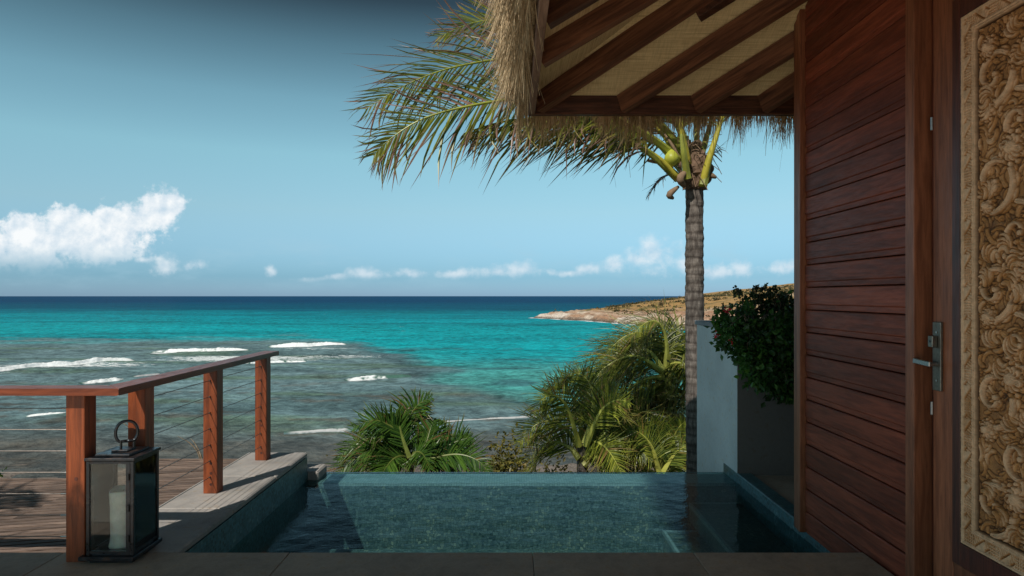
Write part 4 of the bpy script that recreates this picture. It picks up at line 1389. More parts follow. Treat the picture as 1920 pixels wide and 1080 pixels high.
def build_shrubs():
    S = [
        (945, 868, 12.5, (0.75, 0.7, 0.45), 6500, 0.10, (0.07, 0.085, 0.02), (0.26, 0.20, 0.04), 'yellowish green shrub between the dark low palm and the middle coconut palm'),
        (868, 884, 13.5, (0.8, 0.6, 0.35), 4000, 0.085, (0.06, 0.06, 0.025), (0.16, 0.13, 0.05), 'low olive shrub at the pool edge right of the dark palm'),
        (1258, 880, 12.0, (0.75, 0.8, 1.5), 2200, 0.085, (0.05, 0.075, 0.018), (0.24, 0.21, 0.05), 'tall loose shrub with yellow leaves against the foot of the tall palm trunk'),
        (1180, 900, 13.2, (1.3, 0.8, 1.2), 1800, 0.09, (0.035, 0.055, 0.015), (0.15, 0.13, 0.035), 'dark shrub under the middle of the palm clump'),
        (1030, 895, 11.5, (0.7, 0.6, 0.6), 3000, 0.08, (0.05, 0.06, 0.02), (0.20, 0.16, 0.04), 'low brownish shrub under the middle coconut palm'),
        (640, 905, 14.0, (0.7, 0.6, 0.45), 700, 0.075, (0.07, 0.07, 0.03), (0.24, 0.15, 0.06), 'dry reddish shrub at the left foot of the dark palm'),
    ]
    for i, (px, py, Y, rad, n, sz, a, b, lab) in enumerate(S):
        c = px3(px, py, Y)
        z0 = land_z(c[0], Y) - 0.05
        top = c[2] + rad[2]
        shrub(lab, (c[0], Y, z0), (rad[0], rad[1], max(0.5, top - z0)), n, sz, a, b, 500 + i, group='shrubs at the foot of the palms', stems=9)
    # green tips that look over the far edge of the lower deck
    for i, (px, py, lab) in enumerate([(6, 896, 'leafy green tip at the far left behind the deck edge'), (60, 899, 'small green sprig behind the deck edge, middle of three'), (120, 899, 'small green sprig behind the deck edge beside the corner post')]):
        c = px3(px, py, 6.45)
        shrub(lab, (c[0], 6.45, c[2] - 0.30), (0.10, 0.06, 0.33), 60, 0.05, (0.05, 0.11, 0.02), (0.16, 0.26, 0.04), 540 + i, name='sprig', cat='plant', group='sprigs behind the lower deck', stems=4, aspect=2.2)
    # round leaf behind the last post
    c = px3(515, 848, 6.6)
    shrub('broad round leaved green plant behind the last railing post', (c[0], 6.55, c[2] - 0.32), (0.10, 0.06, 0.36), 26, 0.15, (0.05, 0.10, 0.01), (0.10, 0.19, 0.02), 560, name='plant', cat='plant', stems=3, aspect=1.1)
    # bare stalks beyond the deck
    t = thing('dry_stalk', px3(375, 866, 7.15), 'pair of bare dry stalks standing beyond the deck edge behind the railing', 'plant')
    for pts in [[(378, 880, 7.15), (372, 850, 7.15), (355, 830, 7.15), (333, 818, 7.15)], [(382, 882, 7.15), (377, 855, 7.15), (366, 832, 7.15), (357, 822, 7.15)]]:
        MB().tube(catmull([px3(*q) for q in pts], 9), [0.011 * (1.2 - s) for s in np.linspace(0, 1, 9)], 5).build('stalk', M['driftwood'], t, True)
    t = thing('dry_twig', px3(300, 870, 7.1), 'thin bare twig leaning behind the lantern handle', 'plant')
    MB().tube(catmull([px3(*q) for q in [(300, 880, 7.1), (288, 842, 7.1), (240, 800, 7.1), (225, 790, 7.1)]], 9), [0.009 * (1.2 - s) for s in np.linspace(0, 1, 9)], 5).build('stalk', M['driftwood'], t, True)
    # shrubs on the ridge of the headland
    for i, (px, py, Y, r, lab, ca, cb) in enumerate([
        (1462, 545, 330, 2.2, 'round green shrub highest on the headland ridge', (0.03, 0.05, 0.015), (0.09, 0.12, 0.03)),
        (1382, 556, 330, 3.2, 'wide green shrub on the headland just right of the tall trunk', (0.05, 0.08, 0.015), (0.14, 0.18, 0.03)),
        (1400, 551, 340, 1.8, 'small dark shrub on the skyline beside the wide green one', (0.04, 0.05, 0.02), (0.10, 0.10, 0.04)),
        (1345, 559, 325, 2.4, 'grey olive shrub on the headland close to the tall trunk', (0.07, 0.07, 0.04), (0.16, 0.14, 0.07)),
        (1157, 581, 320, 1.6, 'small tree like shrub above the sandy cove of the headland', (0.05, 0.05, 0.02), (0.12, 0.11, 0.04)),
        (1478, 552, 320, 2.0, 'dull shrub on the headland against the timber wall edge', (0.07, 0.07, 0.04), (0.18, 0.15, 0.08)),
        (1240, 567, 330, 1.6, 'dry brown shrub on the headland left of the tall trunk', (0.09, 0.07, 0.035), (0.2, 0.15, 0.07)),
    ]):
        x = (px - 960) * Y / F
        shrub(lab, (x, Y, 1.5 - (py + 5 - 555) * Y / F - 0.6 * r), (r * 1.3, r, r * 1.6), 420, 0.5, ca, cb, 580 + i, group='shrubs on the headland', stems=6, aspect=1.3)


build_headland()
build_shrubs()

# ------------------------------------------------------------------ the terrace and the pool
WZ = -0.27           # water level
PXL, PXR = -1.965, 2.13
PY0, PY1 = 3.83, 6.58


def build_terrace():
    t = thing('terrace', (0, 2.0, -0.2), 'pale stone terrace in front of the pool', 'terrace')
    del t['label']; del t['category']
    t['kind'] = 'structure'
    t['label'] = 'pale stone terrace along the near edge of the pool'
    # near paving: large slabs with hair joints
    xs = [-2.62, -1.30, 0.12, 1.06, 2.055]
    g = 0.001
    MB().box(-7.5, 6.0, -3.0, 3.80, -0.60, -0.052).build('footing', M['render_base'], t)
    pv = [M['paving'], M['paving_bounce'], M['paving_bounce'], M['paving_bounce'], M['paving_bounce']]
    for j, (y0, y1) in enumerate([(3.02, 3.83), (1.40, 3.02), (0.18, 1.40), (-1.04, 0.18), (-2.26, -1.04)]):
        for i in range(len(xs) - 1):
            MB().box(xs[i] + g, xs[i + 1] - g, y0 + g, y1 - g, -0.05, 0.0, 0.004).build('paving_slab', pv[j], t)
        for (a, b) in [(-7.5, -6.0), (-6.0, -4.6), (-4.6, -3.4), (-3.4, -2.62)]:
            MB().box(a + g, b - g, y0 + g, min(y1, 3.83) - g, -0.05, 0.0, 0.004).build('paving_slab', pv[j], t)
    MB().box(-16.0, -7.51, -14.0, 3.80, -0.60, -0.03).build('bounce_terrace', M['paving_bounce'], t)  # unseen pale terrace added as a reflector for the ceiling matting
    MB().box(-7.5, 6.0, -14.0, -3.01, -0.60, -0.03).build('bounce_terrace', M['paving_bounce'], t)
    MB().box(-7.5, 6.0, -3.0, -2.262, -0.05, -0.001).build('bounce_terrace', M['paving_bounce'], t)
    # coping beside the pool
    yy = [3.83, 4.62, 5.45, 6.285]
    for i in range(3):
        MB().box(-2.53, PXL, yy[i] + g, yy[i + 1] - g, -0.045, 0.0, 0.010).build('coping_stone', M['coping'], t)
    MB().box(-2.50, PXL - 0.014, 3.81, 6.27, -2.6, -0.047).build('coping_wall', M['render_base'], t)
    MB().box(-2.30, PXL + 0.10, 6.29, 6.60, -2.6, -0.19, 0.015).build('end_block', M['coping'], t)


build_terrace()


def build_pool():
    t = thing('swimming_pool', (0, 5.2, -1.2), 'small infinity pool lined with blue green mosaic between the coping and the timber wall', 'pool')
    fz = -0.95
    # basin as five inner faces with thickness
    MB().box(PXL - 0.012, PXL, PY0, 6.28, fz, -0.047).build('side_wall', M['mosaic'], t, label='mosaic side wall under the coping')
    MB().box(PXL - 0.012, PXL + 0.003, 6.285, 6.60, fz, -0.195).build('side_wall', M['mosaic'], t)
    MB().box(PXL, PXR, PY0 - 0.03, PY0 - 0.004, fz, -0.055).build('near_wall', M['mosaic'], t)
    MB().box(PXR, PXR + 0.14, PY0 - 0.0, 6.60, -2.6, -0.178, 0.006).build('rim_wall', M['mosaic'], t, label='mosaic rim a hand above the water on the right')
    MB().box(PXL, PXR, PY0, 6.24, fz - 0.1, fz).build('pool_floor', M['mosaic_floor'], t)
    MB().box(PXL, PXR, 6.24, 6.565, -2.8, -0.285).build('weir_ledge', M['mosaic_ledge'], t, label='pale submerged ledge of the infinity edge')
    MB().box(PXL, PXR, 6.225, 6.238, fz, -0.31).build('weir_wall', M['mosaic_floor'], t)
    # bench and steps
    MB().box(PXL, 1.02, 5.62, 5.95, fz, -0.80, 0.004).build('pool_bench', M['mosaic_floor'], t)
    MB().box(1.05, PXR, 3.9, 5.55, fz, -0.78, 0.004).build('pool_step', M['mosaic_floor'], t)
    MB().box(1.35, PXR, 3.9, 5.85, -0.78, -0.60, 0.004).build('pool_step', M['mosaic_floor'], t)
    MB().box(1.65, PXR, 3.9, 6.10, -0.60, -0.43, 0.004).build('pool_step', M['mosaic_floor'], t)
    for (x, y0, y1, zt) in ((1.05, 3.9, 5.55, -0.78), (1.35, 3.9, 5.85, -0.60), (1.65, 3.9, 6.10, -0.43)):
        MB().box(x - 0.004, x + 0.025, y0, y1 + 0.004, zt - 0.03, zt + 0.004).build('step_nosing', M['mosaic_ledge'], t)
        MB().box(x + 0.027, PXR - 0.002, y1 - 0.020, y1 + 0.004, zt - 0.03, zt + 0.004).build('step_nosing', M['mosaic_ledge'], t)
    # water: a rippled sheet that slips over the far edge
    nx, ny = 230, 170
    xs = np.linspace(PXL + 0.001, PXR - 0.001, nx); ys = np.linspace(PY0 - 0.002, PY1, ny)
    Y, X = np.meshgrid(ys, xs, indexing='ij')
    Z = WZ + 0.0028 * fbm(X * 3.2, Y * 4.2, 3, 701) * sstep(Y, PY1, PY1 - 0.2)
    V = np.stack([X, Y, Z], -1).reshape(-1, 3)
    Fc = grid_faces(ny, nx)
    # lip
    lip = np.stack([xs, np.full(nx, PY1 + 0.01), np.full(nx, WZ - 0.02)], -1)
    lip2 = np.stack([xs, np.full(nx, PY1 + 0.012), np.full(nx, WZ - 1.2)], -1)
    n0 = len(V)
    V = np.concatenate([V, lip, lip2])
    a = np.arange(nx - 1)
    last = (ny - 1) * nx
    F2 = np.stack([last + a, last + a + 1, n0 + a + 1, n0 + a], 1)
    F3 = np.stack([n0 + a, n0 + a + 1, n0 + nx + a + 1, n0 + nx + a], 1)
    centered('water', V, np.concatenate([Fc, F2, F3]), M['pool_water'], None, smooth=True, kind='structure', label='clear pool water spilling over the infinity edge')
    # dark stone floor between the pool rim and the planter
    MB().box(PXR + 0.142, 6.0, 3.4, 6.19, -0.62, -0.20).build('side_terrace', M['paving'], None, kind='structure', label='dark stone floor between the pool rim, the planter and the timber wall')


build_pool()


def build_lower_deck():
    t = thing('lower_deck', (-4.0, 5.0, -0.32), 'weathered brown timber deck one step below the coping, behind the railing', 'deck')
    ang = R(14)
    bw, gap = 0.056, 0.022
    ca, sa = math.cos(ang), math.sin(ang)
    # boards turned by a few degrees, clipped to the outline of the deck
    def clip(poly, a, b, c):      # keep a*x+b*y<=c
        out = []
        for i in range(len(poly)):
            p = poly[i]; q = poly[(i + 1) % len(poly)]
            dp = a * p[0] + b * p[1] - c; dq = a * q[0] + b * q[1] - c
            if dp <= 0: out.append(p)
            if (dp < 0) != (dq < 0) and abs(dp - dq) > 1e-12:
                s = dp / (dp - dq); out.append((p[0] + s * (q[0] - p[0]), p[1] + s * (q[1] - p[1])))
        return out
    regions = [(-9.0, -3.95, 3.84, 6.26), (-3.95, -2.535, 3.84, 7.02)]
    rg = random.Random(5)
    k = -22
    while k < 78:
        v0 = 3.3 + k * (bw + gap)
        for (x0, x1, y0, y1) in regions:
            def at(u, v): return (-4 + u * ca - v * sa, v * ca + u * sa)
            poly = [at(-7, v0), at(4, v0), at(4, v0 + bw), at(-7, v0 + bw)]
            for (a, b, c) in ((-1, 0, -x0), (1, 0, x1), (0, -1, -y0), (0, 1, y1)):
                poly = clip(poly, a, b, c)
                if len(poly) < 3: break
            if len(poly) < 3: continue
            dz = rg.uniform(-0.002, 0.002)
            MB().prism(poly, 'z', -0.29 + dz, -0.262 + dz).build('deck_board', M['deck'], t)
        k += 1
    MB().box(-9.0, -3.955, 6.268, 6.30, -0.42, -0.255).build('edge_board', M['deck'], t)
    MB().box(-3.95, -2.535, 7.028, 7.06, -0.42, -0.255).build('edge_board', M['deck'], t)
    for y in (4.2, 5.0, 5.8):
        MB().box(-9.0, -2.56, y, y + 0.06, -0.42, -0.295).build('joist', M['dark_gap'], t)
    for (x, y) in [(-8.5, 6.1), (-6, 6.1), (-3.7, 6.8), (-2.7, 6.8), (-3.7, 5.0)]:
        z0 = land_z(x, y) - 0.3
        MB().box(x - 0.07, x + 0.07, y - 0.07, y + 0.07, z0, -0.42).build('deck_post', M['dark_gap'], t)
    MB().box(-9.0, -2.56, 3.86, 6.24, -0.62, -0.55).build('deck_underlay', M['dark_gap'], t)


build_lower_deck()


def build_railing():
    t = thing('cable_railing', (-2.29, 3.7, 0.0), 'red brown timber railing with steel cables running around the corner of the pool coping', 'railing')
    posts = [(-2.513, -2.407, 3.685, 3.79, 0.948), (-2.343, -2.238, 3.99, 4.095, 0.948), (-2.343, -2.238, 4.965, 5.07, 0.948), (-2.343, -2.238, 5.965, 6.07, 0.948), (-5.6, -5.495, 3.685, 3.79, 0.948)]
    for (x0, x1, y0, y1, z1) in posts:
        p = MB().box(x0, x1, y0, y1, 0.0, z1, 0.003).build('post', M['post'], t)
        xm = (x0 + x1) / 2
        for z in ((0.47,) if y0 < 3.9 else (0.07, 0.155, 0.23) if y0 < 5.5 else (0.07, 0.32)):
            V = MB().tube([(xm + 0.006, y0 - 0.0015, z), (xm + 0.006, y0 + 0.004, z)], 0.0105, 14)
            V.build('wood_plug', M['trim_dark'], p)
    # hand rail: long run to the left, and the run along the pool, mitred
    z0, z1 = 0.948, 0.988
    def run(poly, name, mat):
        mb = MB()
        n = len(poly)
        b = 0.006
        c = np.mean(poly, axis=0)
        P = np.array(poly)
        ins = P + (c - P) / np.linalg.norm(c - P, axis=1)[:, None] * b * 1.4
        V = [(x, y, z0) for x, y in ins] + [(x, y, z0 + b) for x, y in P] + [(x, y, z1 - b) for x, y in P] + [(x, y, z1) for x, y in ins]
        fs = [tuple(range(n))[::-1], tuple(range(3 * n, 4 * n))]
        for L in range(3):
            for k in range(n):
                j = (k + 1) % n
                fs.append((L * n + k, L * n + j, L * n + j + n, L * n + k + n))
        mb.add(V, fs)
        return mb.build(name, mat, t)
    run([(-7.6, 3.62), (-2.177, 3.62), (-2.311, 3.75), (-7.6, 3.75)], 'handrail', M['rail_x'])
    run([(-2.177, 3.6215), (-2.177, 6.115), (-2.311, 6.115), (-2.311, 3.7515)], 'handrail', M['rail_y'])
    for k in range(7):
        z = 0.127 + 0.122 * k
        MB().tube([(-7.6, 3.737, z), (-2.51, 3.737, z)], 0.0026, 6).build('cable', M['cable'], t)
        MB().tube([(-2.575, 3.737, z), (-2.512, 3.737, z)], 0.0052, 8).build('cable_fitting', M['steel'], t)
        MB().tube([(-2.29, 4.097, z), (-2.29, 4.963, z)], 0.0026, 6).build('cable', M['cable'], t)
        MB().tube([(-2.29, 5.072, z), (-2.29, 5.963, z)], 0.0026, 6).build('cable', M['cable'], t)
        for y in (4.10, 4.955, 5.955):
            MB().tube([(-2.29, y - 0.006, z), (-2.29, y + 0.008, z)], 0.006, 8).build('cable_fitting', M['cable'], t)


build_railing()


def build_lantern():
    x0, x1, y0, y1 = -2.395, -2.118, 3.66, 3.945
    t = thing('lantern', ((x0 + x1) / 2, (y0 + y1) / 2, 0.0), 'square dark iron lantern with glass panes standing on the terrace against the corner post', 'lantern')
    fr = MB()
    xm, ym = (x0 + x1) / 2, (y0 + y1) / 2
    fr.box(x0 + 0.02, x1 - 0.02, y0 + 0.02, y1 - 0.02, 0.0, 0.018)
    fr.build('foot', M['iron'], t)
    MB().box(x0 - 0.028, x1 + 0.006, y0 - 0.012, y1 + 0.012, 0.018, 0.043, 0.004).build('base_plate', M['iron'], t)
    w = 0.019
    bx0, bx1, by0, by1 = x0 + 0.004, x1 - 0.006, y0 + 0.012, y1 - 0.006
    ztop = 0.590
    MB().box(bx0 + 0.012, bx1 - 0.012, by0 + 0.012, by1 - 0.012, 0.043, 0.052).build('floor_plate', M['iron'], t)
    for (a, b) in ((bx0, by0), (bx1 - w, by0), (bx0, by1 - w), (bx1 - w, by1 - w)):
        MB().box(a, a + w, b, b + w, 0.0435, ztop - 0.018, 0.002).build('corner_bar', M['iron'], t)
    # door stile on the front with its hinges (second bar beside the right corner)
    MB().box(bx1 - w - 0.026, bx1 - w - 0.001, by0 + 0.001, by0 + 0.013, 0.058, ztop - 0.02, 0.002).build('door_stile', M['iron'], t)
    for z in (0.14, 0.31, 0.485):
        MB().tube([(bx1 - w - 0.008, by0 - 0.006, z - 0.018), (bx1 - w - 0.008, by0 - 0.006, z + 0.018)], 0.007, 8).build('hinge', M['iron'], t)
    for z in (0.053, ztop - 0.033):
        m = MB()
        m.box(bx0 + w, bx1 - w, by0 + 0.002, by0 + 0.013, z, z + 0.013)
        m.box(bx0 + w, bx1 - w, by1 - 0.013, by1 - 0.002, z, z + 0.013)
        m.box(bx0 + 0.002, bx0 + 0.013, by0 + w, by1 - w, z, z + 0.013)
        m.box(bx1 - 0.013, bx1 - 0.002, by0 + w, by1 - w, z, z + 0.013)
        m.build('cross_frame', M['iron'], t)
    MB().box(bx0 - 0.008, bx1 + 0.008, by0 - 0.008, by1 + 0.008, ztop - 0.0175, ztop, 0.003).build('top_plate', M['iron'], t)
    MB().box(bx0 + 0.03, bx1 - 0.04, by0 + 0.03, by1 - 0.03, ztop + 0.0005, ztop + 0.013, 0.003).build('lid', M['iron'], t)
    MB().box(bx0 + 0.085, bx1 - 0.085, by0 + 0.09, by1 - 0.09, ztop + 0.0135, ztop + 0.024, 0.003).build('lid', M['iron'], t)
    # panes
    MB().box(bx0 + w, bx1 - w, by0 + 0.0065, by0 + 0.009, 0.067, ztop - 0.034).build('pane', M['glass'], t)
    MB().box(bx0 + w, bx1 - w, by1 - 0.009, by1 - 0.0065, 0.067, ztop - 0.034).build('pane', M['glass'], t)
    MB().box(bx0 + 0.0065, bx0 + 0.009, by0 + w, by1 - w, 0.067, ztop - 0.034).build('pane', M['glass'], t)
    MB().box(bx1 - 0.009, bx1 - 0.0065, by0 + w, by1 - w, 0.067, ztop - 0.034).build('pane', M['glass'], t)
    # handle: two lugs and a round loop set across
    hz = ztop + 0.024
    MB().box(xm - 0.016, xm - 0.006, ym - 0.014, ym + 0.0, hz, hz + 0.05, 0.002).build('handle_lug', M['iron'], t)
    MB().box(xm + 0.034, xm + 0.044, ym + 0.03, ym + 0.044, hz, hz + 0.05, 0.002).build('handle_lug', M['iron'], t)
    pts = []
    ax = np.array((0.88, 0.47, 0)); ax /= np.linalg.norm(ax)
    cz = hz + 0.092
    for k in range(33):
        a = -math.pi / 2 + 2 * math.pi * k / 32
        rx = 0.056; rz = 0.066
        dx = rx * math.copysign(abs(math.cos(a)) ** 0.85, math.cos(a)); dz = rz * math.sin(a)
        if math.sin(a) < -0.75: dz = -0.050
        pts.append((xm + 0.012 + ax[0] * dx, ym + 0.01 + ax[1] * dx, cz + dz))
    MB().tube(pts, 0.0085, 8).build('handle', M['iron'], t, True)
    c = thing('candle', (-2.262, 3.80, 0.052), 'thick cream pillar candle, burnt uneven at the rim, inside the iron lantern', 'candle')
    r = 0.062
    n = 40
    prof = [(r * 1.10, 0.0), (r * 1.12, 0.010), (r * 1.03, 0.03), (r * 0.97, 0.08), (r, 0.18), (r * 1.03, 0.26), (r * 1.07, 0.318), (r * 1.06, 0.330), (r * 0.96, 0.333), (r * 0.84, 0.318), (r * 0.4, 0.306), (0.004, 0.304)]
    mb = MB().lathe((-2.262, 3.80, 0.052), prof, n)
    V = np.concatenate(mb.v)
    a = np.arctan2(V[:, 1] - 3.80, V[:, 0] + 2.262)
    hi = sstep(V[:, 2] - 0.052, 0.2, 0.33)
    V[:, 2] += hi * (0.010 * np.sin(a + 0.6) + 0.004 * np.sin(3 * a))
    centered('wax_body', V, mb.f, M['wax'], c, smooth=True)
    MB().tube([(-2.262, 3.80, 0.352), (-2.260, 3.80, 0.366), (-2.254, 3.80, 0.376)], 0.0022, 6).build('wick', M['wick'], c, True)


build_lantern()

# ------------------------------------------------------------------ planter with bougainvillea
def build_planter():
    t = thing('planter', (3.0, 6.9, -0.2), 'tall white rendered planter at the far end of the pool', 'planter')
    x0, x1, y0, y1, zt = 2.134, 5.6, 6.19, 7.55, 1.17
    th = 0.14
    MB().box(x0, x0 + th, y0 + 0.016, y1, -3.2, zt).build('side_wall', M['render_white'], t)
    MB().box(x0 + 0.002, x1, y0, y0 + 0.015, -3.2, zt).build('front_wall', M['render_taupe_shaded'], t)
    MB().box(x0 + th, x1, y1 - th, y1 - 0.003, -3.2, zt).build('back_wall', M['render_white'], t)
    MB().box(x0 + th, x1, y0 + th, y1 - th, 0.3, 1.06).build('soil', M['husk'], t)
    MB().box(x0 - 0.022, x0 + th + 0.02, y0 - 0.022, y1 + 0.022, zt + 0.001, zt + 0.05, 0.004).build('cap_stone', M['planter_cap'], t)
    MB().box(x0 + th + 0.022, x1, y0 - 0.022, y0 + th + 0.02, zt + 0.001, zt + 0.05, 0.004).build('cap_stone', M['planter_cap'], t)


build_planter()


def build_bougainvillea():
    rg = np.random.default_rng(55)
    t = thing('bougainvillea', (2.7, 6.6, 1.06), 'dense dark green bougainvillea with a few red flowers spilling over the planter corner', 'plant')
    # blobs in picture coordinates with depth: x, y, rx, ry, Y
    B = [(1385, 605, 44, 34, 6.25), (1365, 630, 26, 26, 6.1), (1420, 590, 40, 38, 6.5), (1460, 590, 40, 42, 6.6), (1400, 645, 40, 45, 6.05), (1440, 650, 45, 60, 6.05), (1480, 650, 40, 70, 6.0),
         (1425, 690, 34, 40, 5.95), (1455, 705, 34, 40, 5.95), (1490, 700, 36, 55, 5.95), (1468, 735, 16, 18, 5.93), (1480, 745, 12, 12, 5.93), (1355, 605, 18, 18, 6.3), (1500, 600, 40, 50, 6.6), (1540, 640, 50, 80, 6.3), (1412, 660, 24, 36, 6.0)]
    P = []; N_ = []; stems = MB()
    wts = np.array([b[2] * b[3] for b in B], float); wts /= wts.sum()
    for (px, py, rx, ry, Y), w in zip(B, wts):
        c = np.array(px3(px, py, Y)); sx = rx * Y / F; sz = ry * Y / F; sy = min(sx, 0.16)
        n = int(6800 * w)
        d = rg.normal(0, 1, (n, 3)); d /= np.linalg.norm(d, axis=1)[:, None]
        rr = (rg.uniform(0.45, 1.05, n) * (1 + 0.35 * fbm(d[:, 0] * 2.5 + px, d[:, 2] * 2.5 + py, 3, 612)))[:, None]
        q = c + d * rr * np.array((sx, sy, sz))
        q += 0.02 * rg.normal(0, 1, (n, 3))
        P.append(q); N_.append(d)
        s0 = np.array((c[0] + 0.1, 6.6, 1.1)); mid = (s0 + c) / 2 + np.array((0, 0, 0.25))
        if c[2] < 1.1: mid = np.array((c[0], 6.12, 1.32))
        for k in range(3):
            e = c + rg.normal(0, 0.5, 3) * np.array((sx, sy, sz))
            stems.tube(catmull([s0, mid, e], 9), [0.008 * (1.2 - s) for s in np.linspace(0, 1, 9)], 5)
    stems.build('stem', M['driftwood'], t, True)
    P = np.concatenate(P); N_ = np.concatenate(N_)
    keep = ~((P[:, 0] > 2.13) & (P[:, 1] > 6.17) & (P[:, 2] < 1.23))
    P = P[keep]; N_ = N_[keep]
    V, Fq, C = leaf_cloud(P, N_, 0.058, (0.014, 0.050, 0.012), (0.085, 0.19, 0.030), rg, aspect=1.45)
    tone = fbm(P[:, 0] * 5, P[:, 2] * 5, 4, 611)
    C *= np.repeat(np.clip(1.0 + 0.9 * tone, 0.45, 1.8), 5)[:, None]
    centered('foliage', V, Fq, M['bush_leaf'], t, C)
    # bare dark shoots on the top
    mb = MB()
    pl = []
    for k in range(22):
        px = rg.uniform(1385, 1465)
        a = np.array(px3(px, 585, 6.4)); top = rg.uniform(535, 570)
        b = np.array(px3(px + rg.uniform(-14, 14), top, 6.4)); m = (a + b) / 2 + rg.normal(0, 0.03, 3)
        cc = catmull([a, m, b, b + np.array((rg.uniform(-0.05, 0.05), 0, -0.02))], 8)
        mb.tube(cc, 0.003, 4)
        for q in cc[3:]:
            for _ in range(4): pl.append(q + rg.normal(0, 0.014, 3))
    for k in range(16):      # hanging shoots at the bottom
        px = rg.uniform(1400, 1490); y0 = 640 + (px - 1400) * 0.9
        a = np.array(px3(px, y0, 5.95)); b = a + np.array((rg.uniform(-0.05, 0.05), 0, -rg.uniform(0.12, 0.28)))
        cc = catmull([a, (a + b) / 2 + rg.normal(0, 0.01, 3), b], 8)
        mb.tube(cc, 0.0025, 4)
        for q in cc[2:]:
            for _ in range(3): pl.append(q + rg.normal(0, 0.016, 3))
    mb.build('shoot', M['husk'], t, kind='stuff')
    pl = np.array(pl)
    V, Fq, C = leaf_cloud(pl, np.zeros_like(pl) + (0, 0, -1.0), 0.04, (0.02, 0.035, 0.015), (0.06, 0.10, 0.03), rg, aspect=1.5)
    centered('shoot_leaf', V, Fq, M['bush_leaf'], t, C, kind='stuff')
    for (px, py, Y) in [(1343, 627, 5.98), (1363, 583, 6.05), (1374, 640, 5.95)]:
        c = np.array(px3(px, py, Y))
        Pq = c + rg.normal(0, 0.010, (12, 3))
        V, Fq, C = leaf_cloud(Pq, rg.normal(0, 1, (12, 3)), 0.028 if py != 640 else 0.018, (0.5, 0.01, 0.02), (0.75, 0.03, 0.05), rg, aspect=1.2)
        centered('flower', V, Fq, M['bush_leaf'], t, C)


build_bougainvillea()

# ------------------------------------------------------------------ the villa: timber wall, door, thatched roof
WX = 2.07
villa = thing('villa', (2.07, 2.0, -0.2), 'thatched villa with a dark red timber wall and a carved door on the right', 'house')


def build_wall():
    # siding boards, lapped: broad face, then a recessed tongue and a shadow gap
    per = 0.158
    ya, yb = 3.398, 4.62
    poly = [(0.0, 0.0), (0.0, 0.0)]
    prof = [(0.060, 0.004), (0.0105, 0.004), (0.0085, 0.007), (0.0085, 0.036), (0.001, 0.041), (0.0, 0.045), (0.0, per - 0.008), (0.004, per - 0.003), (0.012, per - 0.002), (0.060, per - 0.002)]
    mb = MB().prism([(p, q) for (p, q) in prof], 'y', 0.0, yb - ya)
    me = raw_mesh('wall_board', np.concatenate(mb.v), mb.f, None, False, M['siding'])
    n = 26
    for k in range(n):
        z = -0.178 + k * per
        o = put('wall_board', me, villa, (WX + random.uniform(0, 0.0015), ya, z))
    MB().box(WX + 0.062, WX + 0.16, 3.2, 4.70, -0.178, 4.2).build('wall_core', M['dark_gap'], villa)
    # corner board in two steps
    MB().box(WX - 0.018, WX + 0.165, 4.70, 4.765, -0.178, 4.2, 0.003).build('corner_board', M['trim'], villa)
    MB().box(WX - 0.028, WX + 0.06, 4.640, 4.698, -0.176, 4.2, 0.003).build('corner_board', M['trim'], villa)
    # wall beyond the door (towards and behind the camera) and the house behind it
    MB().box(WX + 0.17, WX + 3.6, 4.60, 4.70, -0.2, 4.2).build('end_wall', M['siding'], villa)
    MB().box(WX + 0.03, WX + 0.16, -3.0, 1.90, 0.003, 4.2).build('side_wall', M['siding'], villa)
    MB().box(WX + 0.03, WX + 0.16, 1.902, 3.196, 3.06, 4.2).build('over_door_panel', M['siding'], villa)
    # door frame
    MB().box(WX - 0.030, WX + 0.12, 3.322, 3.396, -0.0, 3.12, 0.003).build('door_frame', M['trim'], villa)
    MB().box(WX - 0.030, WX + 0.12, 1.84, 1.90, -0.0, 3.12, 0.003).build('door_frame', M['trim'], villa)
    MB().box(WX - 0.028, WX + 0.12, 1.902, 3.320, 3.00, 3.118, 0.003).build('door_frame', M['trim'], villa)
    MB().box(WX + 0.06, WX + 0.12, 3.266, 3.320, 0.0, 2.998).build('rebate', M['trim_dark'], villa)  # the shade of the recess is put into this dark wood


build_wall()


